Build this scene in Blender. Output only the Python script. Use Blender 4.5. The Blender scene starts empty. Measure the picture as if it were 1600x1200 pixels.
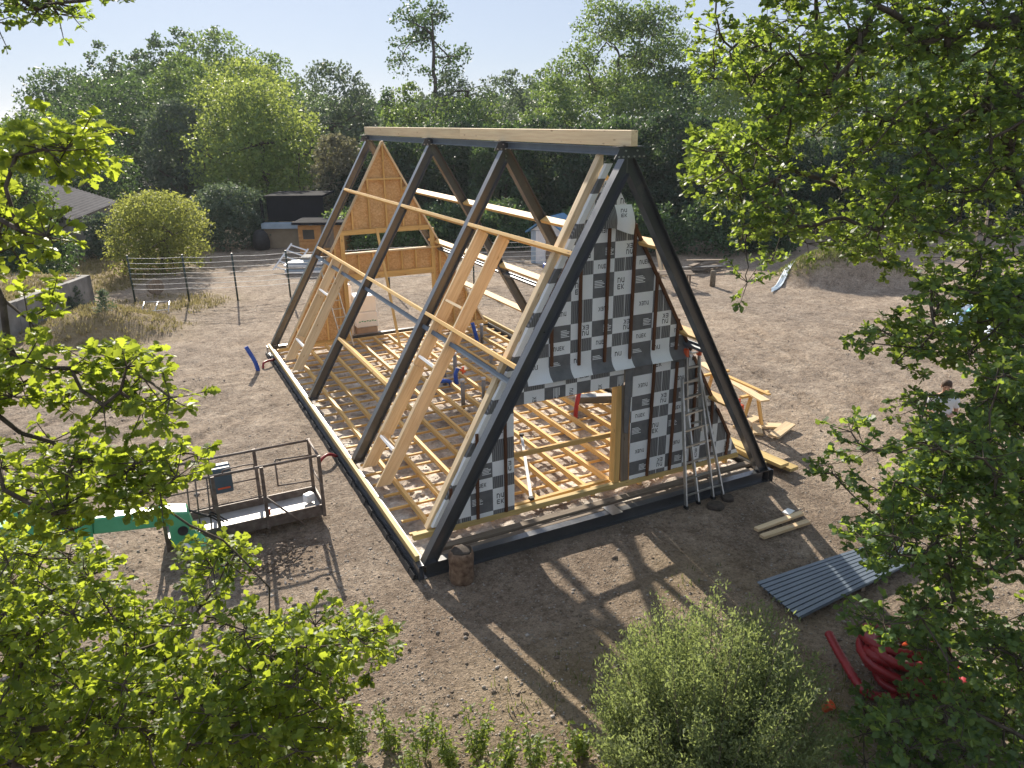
import bpy, bmesh, math, random
import numpy as np
from mathutils import Vector, Matrix

random.seed(7); RNG = np.random.default_rng(7)
SC = bpy.context.scene
COL = SC.collection

# ------------------------------------------------------------------ camera
CAM = np.array([-3.1183, -9.4233, 6.6035])
YAW, PITCH, ROLL, FPX = 0.4623, 0.3404, -0.0110, 1166.7
_cy, _sy = math.cos(YAW), math.sin(YAW)
FWD = np.array([_sy*math.cos(PITCH), _cy*math.cos(PITCH), -math.sin(PITCH)])
_r = np.array([_cy, -_sy, 0.0]); _u = np.cross(_r, FWD)
RIGHT = _r*math.cos(ROLL) + _u*math.sin(ROLL)
UP = -_r*math.sin(ROLL) + _u*math.cos(ROLL)
cd = bpy.data.cameras.new("camera"); cam = bpy.data.objects.new("camera", cd); COL.objects.link(cam)
cd.sensor_width = 36; cd.lens = FPX/1600*36; cd.clip_start = 0.1; cd.clip_end = 3000
M = Matrix(((RIGHT[0], UP[0], -FWD[0], CAM[0]), (RIGHT[1], UP[1], -FWD[1], CAM[1]),
            (RIGHT[2], UP[2], -FWD[2], CAM[2]), (0, 0, 0, 1)))
cam.matrix_world = M
cd.dof.use_dof = True; cd.dof.focus_distance = 17.0; cd.dof.aperture_fstop = 5.6
SC.camera = cam

# ------------------------------------------------------------------ sky, sun, exposure
SUN_EL, SUN_AZ = math.radians(27), math.radians(7.0)      # azimuth from +Y towards +X
w = bpy.data.worlds.new("World"); SC.world = w; w.use_nodes = True
nt = w.node_tree; nt.nodes.clear()
sk = nt.nodes.new("ShaderNodeTexSky"); sk.sky_type = 'NISHITA'; sk.sun_disc = False
sk.sun_elevation = SUN_EL; sk.sun_rotation = SUN_AZ
sk.air_density = 0.95; sk.dust_density = 0.35; sk.ozone_density = 5.0; sk.altitude = 50
bg = nt.nodes.new("ShaderNodeBackground"); bg.inputs[1].default_value = 0.05
wo = nt.nodes.new("ShaderNodeOutputWorld")
hz_ = nt.nodes.new("ShaderNodeMix"); hz_.data_type = 'RGBA'; hz_.inputs[0].default_value = .74        # even summer haze over the clear sky
hz_.inputs[7].default_value = (7.1, 7.95, 9.7, 1); nt.links.new(sk.outputs[0], hz_.inputs[6])
nt.links.new(hz_.outputs[2], bg.inputs[0]); nt.links.new(bg.outputs[0], wo.inputs[0])
sd = bpy.data.lights.new("sun", 'SUN'); sd.energy = 5.0; sd.angle = math.radians(0.53); sd.color = (1.0, 0.91, 0.78)
so = bpy.data.objects.new("sun", sd); COL.objects.link(so)
sdir = Vector((math.sin(SUN_AZ)*math.cos(SUN_EL), math.cos(SUN_AZ)*math.cos(SUN_EL), math.sin(SUN_EL)))
so.rotation_euler = sdir.to_track_quat('Z', 'Y').to_euler(); so.location = (0, 40, 40)
SC.view_settings.view_transform = 'Standard'; SC.view_settings.look = 'None'
SC.view_settings.exposure = 0.88; SC.view_settings.gamma = 1.0; SC.view_settings.use_curve_mapping = False

def ray(u, v): return (u-800)/FPX*RIGHT - (v-600)/FPX*UP + FWD
def at(u, v, depth): return CAM + ray(u, v)*depth                # photo pixel + distance -> place
def gp(u, v, z=0.0):
    r = ray(u, v); return CAM + r*((z-CAM[2])/r[2])              # photo pixel -> place at height z
def yp(u, v, y):
    r = ray(u, v); return CAM + r*((y-CAM[1])/r[1])

# ------------------------------------------------------------------ materials
def newmat(name):
    m = bpy.data.materials.new(name); m.use_nodes = True
    n = m.node_tree; n.nodes.clear()
    out = n.nodes.new("ShaderNodeOutputMaterial"); return m, n, out
def N(n, t, **kw):
    nd = n.nodes.new(t)
    for k, v in kw.items():
        if k.startswith('i_'):
            nd.inputs[int(k[2:])].default_value = v
        else: setattr(nd, k, v)
    return nd
def ramp(n, stops):
    r = n.nodes.new("ShaderNodeValToRGB"); e = r.color_ramp.elements
    while len(e) > 1: e.remove(e[0])
    e[0].position = stops[0][0]; e[0].color = (*stops[0][1], 1)
    for p, c in stops[1:]:
        x = e.new(p); x.color = (*c, 1)
    return r
def noise(n, vec, scale, detail=4, rough=.55):
    t = n.nodes.new("ShaderNodeTexNoise"); t.inputs['Scale'].default_value = scale
    t.inputs['Detail'].default_value = detail; t.inputs['Roughness'].default_value = rough
    if vec is not None: n.links.new(vec, t.inputs['Vector'])
    return t
def mixc(n, fac, a, b, mode='MIX'):
    m = n.nodes.new("ShaderNodeMix"); m.data_type = 'RGBA'; m.blend_type = mode
    for sock, v in ((m.inputs[0], fac), (m.inputs[6], a), (m.inputs[7], b)):
        if hasattr(v, 'links'): n.links.new(v, sock)
        else: sock.default_value = v if not isinstance(v, tuple) or len(v) == 4 else (*v, 1)
    return m.outputs[2]
def bump(n, h, strength, dist=.02):
    b = n.nodes.new("ShaderNodeBump"); b.inputs['Strength'].default_value = strength
    b.inputs['Distance'].default_value = dist; n.links.new(h, b.inputs['Height']); return b.outputs[0]

def simple(name, stops, scale=6, rough=.6, metal=0.0, spec=.5, bstr=.15, coord='Object', bscale=None, detail=5, bdist=.01):
    m, n, out = newmat(name)
    tc = N(n, "ShaderNodeTexCoord"); v = tc.outputs[coord]
    t = noise(n, v, scale, detail); r = ramp(n, stops); n.links.new(t.outputs[0], r.inputs[0])
    p = N(n, "ShaderNodeBsdfPrincipled"); n.links.new(r.outputs[0], p.inputs['Base Color'])
    p.inputs['Roughness'].default_value = rough; p.inputs['Metallic'].default_value = metal
    p.inputs['Specular IOR Level'].default_value = spec
    if bstr:
        t2 = noise(n, v, bscale or scale*6, 3); n.links.new(bump(n, t2.outputs[0], bstr, bdist), p.inputs['Normal'])
    n.links.new(p.outputs[0], out.inputs[0]); return m

def wood(name, light, dark, knot, rough=.65):
    """grain runs along the third component of the 'tc' attribute"""
    m, n, out = newmat(name)
    a = N(n, "ShaderNodeAttribute", attribute_name='tc'); oi = N(n, "ShaderNodeObjectInfo")
    mp = N(n, "ShaderNodeMapping"); mp.inputs['Scale'].default_value = (26, 26, 1.6)
    n.links.new(a.outputs['Vector'], mp.inputs[0])
    sc = N(n, "ShaderNodeVectorMath", operation='SCALE'); n.links.new(oi.outputs['Random'], sc.inputs['Scale'])
    sc.inputs[0].default_value = (37, 53, 71)
    ad = N(n, "ShaderNodeVectorMath", operation='ADD'); n.links.new(mp.outputs[0], ad.inputs[0]); n.links.new(sc.outputs[0], ad.inputs[1])
    t = noise(n, ad.outputs[0], 1.0, 5, .6); r = ramp(n, [(.3, dark), (.55, light), (.8, tuple(min(1, c*1.15) for c in light))])
    n.links.new(t.outputs[0], r.inputs[0])
    mp2 = N(n, "ShaderNodeMapping"); mp2.inputs['Scale'].default_value = (9, 9, 2.4)
    n.links.new(a.outputs['Vector'], mp2.inputs[0])
    ad2 = N(n, "ShaderNodeVectorMath", operation='ADD'); n.links.new(mp2.outputs[0], ad2.inputs[0]); n.links.new(sc.outputs[0], ad2.inputs[1])
    vo = N(n, "ShaderNodeTexVoronoi"); n.links.new(ad2.outputs[0], vo.inputs['Vector']); vo.inputs['Scale'].default_value = 1.0
    kr = ramp(n, [(.05, (1, 1, 1)), (.14, (0, 0, 0))]); n.links.new(vo.outputs['Distance'], kr.inputs[0])
    big = noise(n, ad.outputs[0], .13, 2); br = ramp(n, [(.3, (.82, .82, .82)), (.7, (1.1, 1.1, 1.1))]); n.links.new(big.outputs[0], br.inputs[0])
    c1 = mixc(n, kr.outputs[0], r.outputs[0], knot); c2 = mixc(n, 1.0, c1, br.outputs[0], 'MULTIPLY')
    vr = ramp(n, [(0, (.86, .84, .80)), (1, (1.08, 1.06, 1.05))]); n.links.new(oi.outputs['Random'], vr.inputs[0])
    c3 = mixc(n, 1.0, c2, vr.outputs[0], 'MULTIPLY')
    p = N(n, "ShaderNodeBsdfPrincipled"); n.links.new(c3, p.inputs['Base Color']); p.inputs['Roughness'].default_value = rough
    p.inputs['Specular IOR Level'].default_value = .35
    n.links.new(bump(n, t.outputs[0], .25, .004), p.inputs['Normal'])
    n.links.new(p.outputs[0], out.inputs[0]); return m

def leafmat(name, dark, light, trans, tw=.45, rough=.45, spec=.4, dead=None):
    m, n, out = newmat(name)
    g = N(n, "ShaderNodeNewGeometry"); oi = N(n, "ShaderNodeObjectInfo"); tc = N(n, "ShaderNodeTexCoord")
    ad = N(n, "ShaderNodeMath", operation='ADD'); n.links.new(g.outputs['Random Per Island'], ad.inputs[0]); n.links.new(oi.outputs['Random'], ad.inputs[1])
    fr = N(n, "ShaderNodeMath", operation='FRACT'); n.links.new(ad.outputs[0], fr.inputs[0])
    nz = noise(n, tc.outputs['Object'], .8, 3)
    mx = N(n, "ShaderNodeMath", operation='MULTIPLY_ADD'); n.links.new(nz.outputs[0], mx.inputs[0]); mx.inputs[1].default_value = .55; mx.inputs[2].default_value = -.12
    s = N(n, "ShaderNodeMath", operation='MULTIPLY_ADD'); n.links.new(fr.outputs[0], s.inputs[0]); s.inputs[1].default_value = .62; n.links.new(mx.outputs[0], s.inputs[2])
    st = [(0, dark), (.75, light)]
    if dead: st += [(.93, light), (.985, dead)]
    r = ramp(n, st); n.links.new(s.outputs[0], r.inputs[0])
    st2 = [(0, tuple(c*.55 for c in trans)), (.75, trans)]
    if dead: st2 += [(.93, trans), (.985, tuple(c*1.3 for c in dead))]
    r2 = ramp(n, st2); n.links.new(s.outputs[0], r2.inputs[0])
    p = N(n, "ShaderNodeBsdfPrincipled"); n.links.new(r.outputs[0], p.inputs['Base Color'])
    p.inputs['Roughness'].default_value = rough; p.inputs['Specular IOR Level'].default_value = spec
    t = N(n, "ShaderNodeBsdfTranslucent"); n.links.new(r2.outputs[0], t.inputs[0])
    ms = N(n, "ShaderNodeMixShader"); ms.inputs[0].default_value = tw
    n.links.new(p.outputs[0], ms.inputs[1]); n.links.new(t.outputs[0], ms.inputs[2]); n.links.new(ms.outputs[0], out.inputs[0]); return m

MAT = {}
def steelmat():
    m, n, out = newmat('anthracite_steel'); g = N(n, "ShaderNodeNewGeometry"); P = g.outputs['Position']
    t = noise(n, P, 2.2, 6, .7); r = ramp(n, [(.35, (.030, .034, .040)), (.58, (.044, .049, .056)), (.74, (.105, .10, .095))]); n.links.new(t.outputs[0], r.inputs[0])
    p = N(n, "ShaderNodeBsdfPrincipled"); n.links.new(r.outputs[0], p.inputs['Base Color']); p.inputs['Specular IOR Level'].default_value = .9
    rr = ramp(n, [(.3, (.26, .26, .26)), (.7, (.46, .46, .46))]); n.links.new(t.outputs[0], rr.inputs[0]); n.links.new(rr.outputs[0], p.inputs['Roughness'])
    p.inputs['Coat Weight'].default_value = .7; p.inputs['Coat Roughness'].default_value = .22
    n.links.new(bump(n, t.outputs[0], .06, .01), p.inputs['Normal']); n.links.new(p.outputs[0], out.inputs[0]); return m
MAT['steel'] = steelmat()
MAT['steel_blue'] = simple('grey_steel', [(.3, (.11, .135, .165)), (.7, (.15, .18, .21))], 4, .45, .2, .5, .05)
MAT['rust'] = simple('rusty_steel', [(.3, (.08, .06, .05)), (.55, (.16, .125, .105)), (.8, (.25, .225, .21))], 9, .6, .2, .5, .2)
MAT['alu'] = simple('aluminium', [(.3, (.45, .45, .43)), (.7, (.6, .6, .58))], 8, .38, .85, .5, .05)
MAT['pine'] = wood('pine_timber', (.78, .51, .19), (.64, .385, .13), (.32, .16, .06))
MAT['pine_pale'] = wood('pale_timber', (.76, .60, .38), (.64, .46, .26), (.38, .22, .10))
MAT['treated'] = wood('treated_timber', (.60, .46, .20), (.48, .34, .12), (.26, .15, .05))
MAT['glulam'] = wood('glulam_timber', (.92, .74, .47), (.83, .63, .37), (.46, .29, .15))
MAT['weathered'] = wood('weathered_timber', (.26, .21, .16), (.17, .13, .10), (.10, .07, .05), .8)
MAT['batten'] = wood('brown_batten', (.13, .055, .025), (.08, .032, .015), (.04, .02, .01))
def osb():
    m, n, out = newmat('osb_board'); tc = N(n, "ShaderNodeTexCoord")
    v = N(n, "ShaderNodeTexVoronoi"); v.inputs['Scale'].default_value = 26; n.links.new(tc.outputs['Object'], v.inputs['Vector'])
    r = ramp(n, [(0, (.58, .33, .13)), (.5, (.68, .42, .18)), (1, (.76, .51, .26))])
    sp = N(n, "ShaderNodeSeparateColor"); n.links.new(v.outputs['Color'], sp.inputs[0]); n.links.new(sp.outputs[0], r.inputs[0])
    t = noise(n, tc.outputs['Object'], 1.3, 4); r2 = ramp(n, [(.3, (.84, .82, .8)), (.7, (1.08, 1.05, 1.0))]); n.links.new(t.outputs[0], r2.inputs[0])
    p = N(n, "ShaderNodeBsdfPrincipled"); n.links.new(mixc(n, 1.0, r.outputs[0], r2.outputs[0], 'MULTIPLY'), p.inputs['Base Color'])
    p.inputs['Roughness'].default_value = .7; n.links.new(p.outputs[0], out.inputs[0]); return m
MAT['osb'] = osb()
MAT['mem_white'] = simple('membrane_white', [(.3, (.80, .83, .84)), (.7, (.88, .90, .90))], 3, .5, 0, .4, .6, bscale=2.6, bdist=.05)
MAT['mem_dark'] = simple('membrane_grey', [(.3, (.115, .12, .125)), (.7, (.17, .175, .18))], 7, .5, 0, .4, .6, bscale=2.6, bdist=.05)
def woodprint():
    m, n, out = newmat('membrane_wood_print'); tc = N(n, "ShaderNodeTexCoord")
    w_ = N(n, "ShaderNodeTexWave", wave_type='BANDS', bands_direction='X'); w_.inputs['Scale'].default_value = 9; w_.inputs['Distortion'].default_value = 5
    w_.inputs['Detail'].default_value = 3; w_.inputs['Detail Scale'].default_value = .35
    n.links.new(tc.outputs['Object'], w_.inputs['Vector'])
    r = ramp(n, [(.15, (.085, .09, .094)), (.6, (.17, .175, .18)), (1, (.27, .275, .28))]); n.links.new(w_.outputs[0], r.inputs[0])
    p = N(n, "ShaderNodeBsdfPrincipled"); n.links.new(r.outputs[0], p.inputs['Base Color']); p.inputs['Roughness'].default_value = .55
    n.links.new(p.outputs[0], out.inputs[0]); return m
MAT['mem_wood'] = woodprint()
MAT['mem_ink'] = simple('membrane_ink', [(.3, (.035, .036, .04)), (.7, (.05, .052, .055))], 5, .55, bstr=0)
MAT['bark'] = simple('bark', [(.3, (.05, .04, .03)), (.7, (.13, .105, .08))], 14, .9, 0, .2, .6)
MAT['bark_pale'] = simple('pale_bark', [(.3, (.12, .10, .075)), (.7, (.24, .21, .16))], 12, .9, 0, .2, .5)
MAT['log'] = simple('log_bark', [(.3, (.10, .06, .04)), (.6, (.24, .16, .11)), (.85, (.40, .30, .22))], 12, .85, 0, .2, .8)
MAT['soil'] = simple('dark_soil', [(.3, (.05, .042, .036)), (.7, (.11, .09, .075))], 14, .95, 0, .2, .8)
MAT['cutwood'] = simple('cut_wood', [(.3, (.40, .30, .20)), (.7, (.58, .45, .31))], 8, .8, 0, .2, .2)
MAT['red'] = simple('red_corrugated_plastic', [(.3, (.27, .018, .024)), (.7, (.38, .028, .034))], 5, .42, 0, .5, .1)
MAT['orange_red'] = simple('orange_plastic', [(.3, (.62, .09, .03)), (.7, (.72, .13, .04))], 5, .45, bstr=0)
MAT['blue'] = simple('blue_plastic', [(.3, (.01, .06, .36)), (.7, (.02, .10, .45))], 5, .4, bstr=0)
MAT['grey_pipe'] = simple('grey_pvc', [(.3, (.16, .165, .17)), (.7, (.22, .22, .225))], 5, .5, bstr=0)
MAT['cap'] = simple('pale_pipe_cap', [(.3, (.5, .5, .5)), (.7, (.6, .6, .6))], 5, .5, bstr=0)
MAT['white_wrap'] = simple('white_wrap', [(.3, (.78, .79, .80)), (.7, (.86, .86, .86))], 3, .35, 0, .5, .5, bscale=9)
MAT['print_green'] = simple('green_print', [(.3, (.04, .25, .12)), (.7, (.05, .32, .16))], 5, .5, bstr=0)
MAT['card'] = simple('cardboard', [(.3, (.40, .28, .19)), (.7, (.50, .36, .25))], 4, .8, bstr=.1)
MAT['green_paint'] = simple('green_machine_paint', [(.3, (.06, .34, .17)), (.7, (.11, .44, .25))], 2.5, .35, 0, .5, .05)
MAT['black_rubber'] = simple('black_rubber', [(.3, (.012, .012, .013)), (.7, (.03, .03, .032))], 6, .7, bstr=.2)
MAT['blue_box'] = simple('blue_grey_box', [(.3, (.05, .085, .12)), (.7, (.07, .11, .15))], 4, .5, bstr=0)
MAT['deck'] = simple('platform_deck', [(.3, (.34, .33, .32)), (.6, (.46, .45, .44)), (.8, (.54, .53, .52))], 5, .55, .3, .5, .2)
MAT['sheet'] = simple('coated_sheet', [(.3, (.115, .145, .18)), (.7, (.15, .185, .225))], 3, .34, .1, .5, .05)
MAT['concrete'] = simple('concrete', [(.3, (.20, .19, .18)), (.7, (.31, .30, .28))], 3, .85, 0, .2, .4)
MAT['roof_sheet'] = simple('fibre_cement_roof', [(.3, (.085, .082, .085)), (.7, (.14, .135, .14))], 1.5, .95, 0, .05, .2)
MAT['black_cloth'] = simple('black_sheeting', [(.3, (.012, .014, .018)), (.7, (.02, .022, .028))], 2, .95, 0, .05, bstr=.1)
MAT['tan_wall'] = simple('tan_wall', [(.3, (.28, .22, .15)), (.7, (.36, .29, .2))], 2, .9, bstr=.2)
MAT['white_paint'] = simple('white_paint', [(.3, (.70, .71, .72)), (.7, (.78, .78, .78))], 3, .6, bstr=.05)
MAT['pale_blue'] = simple('pale_blue_paint', [(.3, (.30, .38, .46)), (.7, (.38, .47, .55))], 3, .6, bstr=.05)
MAT['blue_roof'] = simple('blue_roof', [(.3, (.06, .18, .33)), (.7, (.09, .23, .40))], 3, .55, bstr=.1)
MAT['orange_wood'] = simple('orange_stained_boards', [(.3, (.42, .20, .06)), (.7, (.55, .29, .10))], 5, .7, bstr=.2)
MAT['glass'] = simple('dark_glass', [(.3, (.02, .025, .03)), (.7, (.03, .035, .04))], 2, .1, 0, .6, 0)
MAT['tarp'] = simple('pale_blue_tarp', [(.3, (.50, .60, .72)), (.7, (.72, .77, .82))], 2.5, .45, bstr=.5, bscale=6)
MAT['turq'] = simple('turquoise_plastic', [(.3, (.03, .38, .48)), (.7, (.06, .46, .55))], 3, .4, bstr=0)
MAT['wire'] = simple('white_fence_wire', [(.3, (.5, .5, .49)), (.7, (.6, .6, .58))], 4, .5, bstr=0)
MAT['post'] = simple('dark_green_post', [(.3, (.012, .03, .024)), (.7, (.022, .045, .036))], 5, .5, bstr=0)
MAT['skin'] = simple('skin', [(.3, (.46, .25, .17)), (.7, (.54, .31, .21))], 8, .55, bstr=0)
MAT['hair'] = simple('brown_hair', [(.3, (.05, .028, .016)), (.7, (.10, .055, .03))], 30, .7, bstr=.4)
MAT['shirt'] = simple('white_tshirt', [(.3, (.68, .70, .72)), (.7, (.78, .79, .80))], 5, .8, bstr=.2)
MAT['jeans'] = simple('blue_trousers', [(.3, (.06, .10, .20)), (.7, (.10, .16, .28))], 9, .85, bstr=.2)
MAT['stone'] = simple('pale_stones', [(.3, (.22, .19, .16)), (.5, (.36, .32, .28)), (.75, (.52, .48, .44))], 1.7, .85, 0, .3, .3, bscale=30)
MAT['rubble'] = simple('pale_rubble', [(.3, (.30, .25, .20)), (.5, (.52, .46, .39)), (.75, (.74, .70, .63))], 2.3, .85, 0, .3, .3, bscale=30)
MAT['clod'] = simple('earth_clods', [(.3, (.13, .10, .08)), (.7, (.25, .20, .155))], 3, .95, 0, .2, .5, bscale=25)
MAT['oak_leaf'] = leafmat('oak_leaf', (.038, .078, .018), (.11, .165, .034), (.60, .72, .06), .53, .48, .35, dead=(.50, .30, .04))
MAT['oak_leaf_dark'] = leafmat('oak_leaf_deep', (.028, .066, .034), (.082, .148, .056), (.47, .62, .07), .47, .48, .35, dead=(.34, .13, .04))
MAT['bush_leaf'] = leafmat('willow_leaf', (.078, .11, .052), (.185, .215, .115), (.44, .53, .16), .45, .6, .2)
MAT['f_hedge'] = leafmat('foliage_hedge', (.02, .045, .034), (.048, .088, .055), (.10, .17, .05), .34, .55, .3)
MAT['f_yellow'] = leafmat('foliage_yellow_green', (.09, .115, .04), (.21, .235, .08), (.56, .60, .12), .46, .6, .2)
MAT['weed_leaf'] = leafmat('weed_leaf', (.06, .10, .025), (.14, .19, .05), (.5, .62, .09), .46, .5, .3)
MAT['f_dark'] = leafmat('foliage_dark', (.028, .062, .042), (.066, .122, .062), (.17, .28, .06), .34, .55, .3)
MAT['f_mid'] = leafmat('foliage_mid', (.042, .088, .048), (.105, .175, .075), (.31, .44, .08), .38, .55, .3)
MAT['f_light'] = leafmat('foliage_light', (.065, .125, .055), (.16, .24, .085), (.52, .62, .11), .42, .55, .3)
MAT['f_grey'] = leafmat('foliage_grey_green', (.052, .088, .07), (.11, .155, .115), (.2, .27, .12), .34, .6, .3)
MAT['f_olive'] = leafmat('foliage_olive', (.095, .095, .06), (.2, .19, .135), (.28, .27, .13), .38, .65, .2)
MAT['grass'] = leafmat('dry_grass', (.16, .14, .06), (.36, .29, .15), (.36, .32, .13), .35, .7, .2)
MAT['grass_green'] = leafmat('green_grass', (.06, .085, .025), (.16, .18, .06), (.26, .30, .07), .38, .6, .25)

def ground_mat():
    m, n, out = newmat('dry_stony_earth'); g = N(n, "ShaderNodeNewGeometry"); P = g.outputs['Position']
    big = noise(n, P, .16, 4, .6); mid = noise(n, P, 1.3, 6, .65); fine = noise(n, P, 14, 6, .7); vf = noise(n, P, 60, 3, .6)
    r = ramp(n, [(.30, (.275, .22, .172)), (.5, (.37, .305, .245)), (.70, (.46, .39, .32))]); n.links.new(mid.outputs[0], r.inputs[0])
    rb = ramp(n, [(.35, (.84, .83, .82)), (.65, (1.1, 1.06, 1.0))]); n.links.new(big.outputs[0], rb.inputs[0])
    rf = ramp(n, [(.30, (.34, .32, .31)), (.44, (.94, .93, .92)), (.54, (1.03, 1.03, 1.03)), (.70, (1.5, 1.48, 1.46))]); n.links.new(fine.outputs[0], rf.inputs[0])
    md2 = noise(n, P, 4.5, 5, .7); rm = ramp(n, [(.34, (.66, .64, .62)), (.5, (1, 1, 1)), (.68, (1.2, 1.19, 1.17))]); n.links.new(md2.outputs[0], rm.inputs[0])
    c = mixc(n, 1.0, r.outputs[0], rb.outputs[0], 'MULTIPLY'); c = mixc(n, 1.0, c, rm.outputs[0], 'MULTIPLY'); c = mixc(n, 1.0, c, rf.outputs[0], 'MULTIPLY')
    vo = N(n, "ShaderNodeTexVoronoi"); n.links.new(P, vo.inputs['Vector']); vo.inputs['Scale'].default_value = 22
    vs = N(n, "ShaderNodeSeparateColor"); n.links.new(vo.outputs['Color'], vs.inputs[0])
    vr = ramp(n, [(.80, (0, 0, 0)), (.84, (1, 1, 1))]); n.links.new(vs.outputs[0], vr.inputs[0])
    vd = ramp(n, [(.30, (1, 1, 1)), (.42, (0, 0, 0))]); n.links.new(vo.outputs['Distance'], vd.inputs[0])
    sm = N(n, "ShaderNodeMath", operation='MULTIPLY'); n.links.new(vr.outputs[0], sm.inputs[0]); n.links.new(vd.outputs[0], sm.inputs[1])
    c = mixc(n, sm.outputs[0], c, (.42, .38, .33))
    sp1 = noise(n, P, 38, 3, .7); sr = ramp(n, [(.34, (.40, .38, .36)), (.45, (1, 1, 1)), (.58, (1, 1, 1)), (.68, (1.5, 1.48, 1.45))]); n.links.new(sp1.outputs[0], sr.inputs[0])
    c = mixc(n, .8, c, sr.outputs[0], 'MULTIPLY')
    shd = N(n, "ShaderNodeAttribute", attribute_name='shade_tint'); c = mixc(n, shd.outputs['Fac'], c, (.74, .72, .71), 'MULTIPLY')  # painted shade: earth multiplied darker in the base colour
    at_ = N(n, "ShaderNodeAttribute", attribute_name='grass'); c = mixc(n, at_.outputs['Fac'], c, (.33, .25, .12))
    at2 = N(n, "ShaderNodeAttribute", attribute_name='far'); c = mixc(n, at2.outputs['Fac'], c, (.05, .06, .03))
    p = N(n, "ShaderNodeBsdfPrincipled"); n.links.new(c, p.inputs['Base Color']); p.inputs['Roughness'].default_value = .95
    p.inputs['Specular IOR Level'].default_value = .15
    h1 = N(n, "ShaderNodeMath", operation='MULTIPLY_ADD'); n.links.new(fine.outputs[0], h1.inputs[0]); h1.inputs[1].default_value = 1.0; n.links.new(sm.outputs[0], h1.inputs[2])
    h2 = N(n, "ShaderNodeMath", operation='MULTIPLY_ADD'); n.links.new(vf.outputs[0], h2.inputs[0]); h2.inputs[1].default_value = .3; n.links.new(h1.outputs[0], h2.inputs[2])
    n.links.new(bump(n, h2.outputs[0], 1.0, .09), p.inputs['Normal'])
    n.links.new(p.outputs[0], out.inputs[0]); return m
MAT['ground'] = ground_mat()

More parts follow.
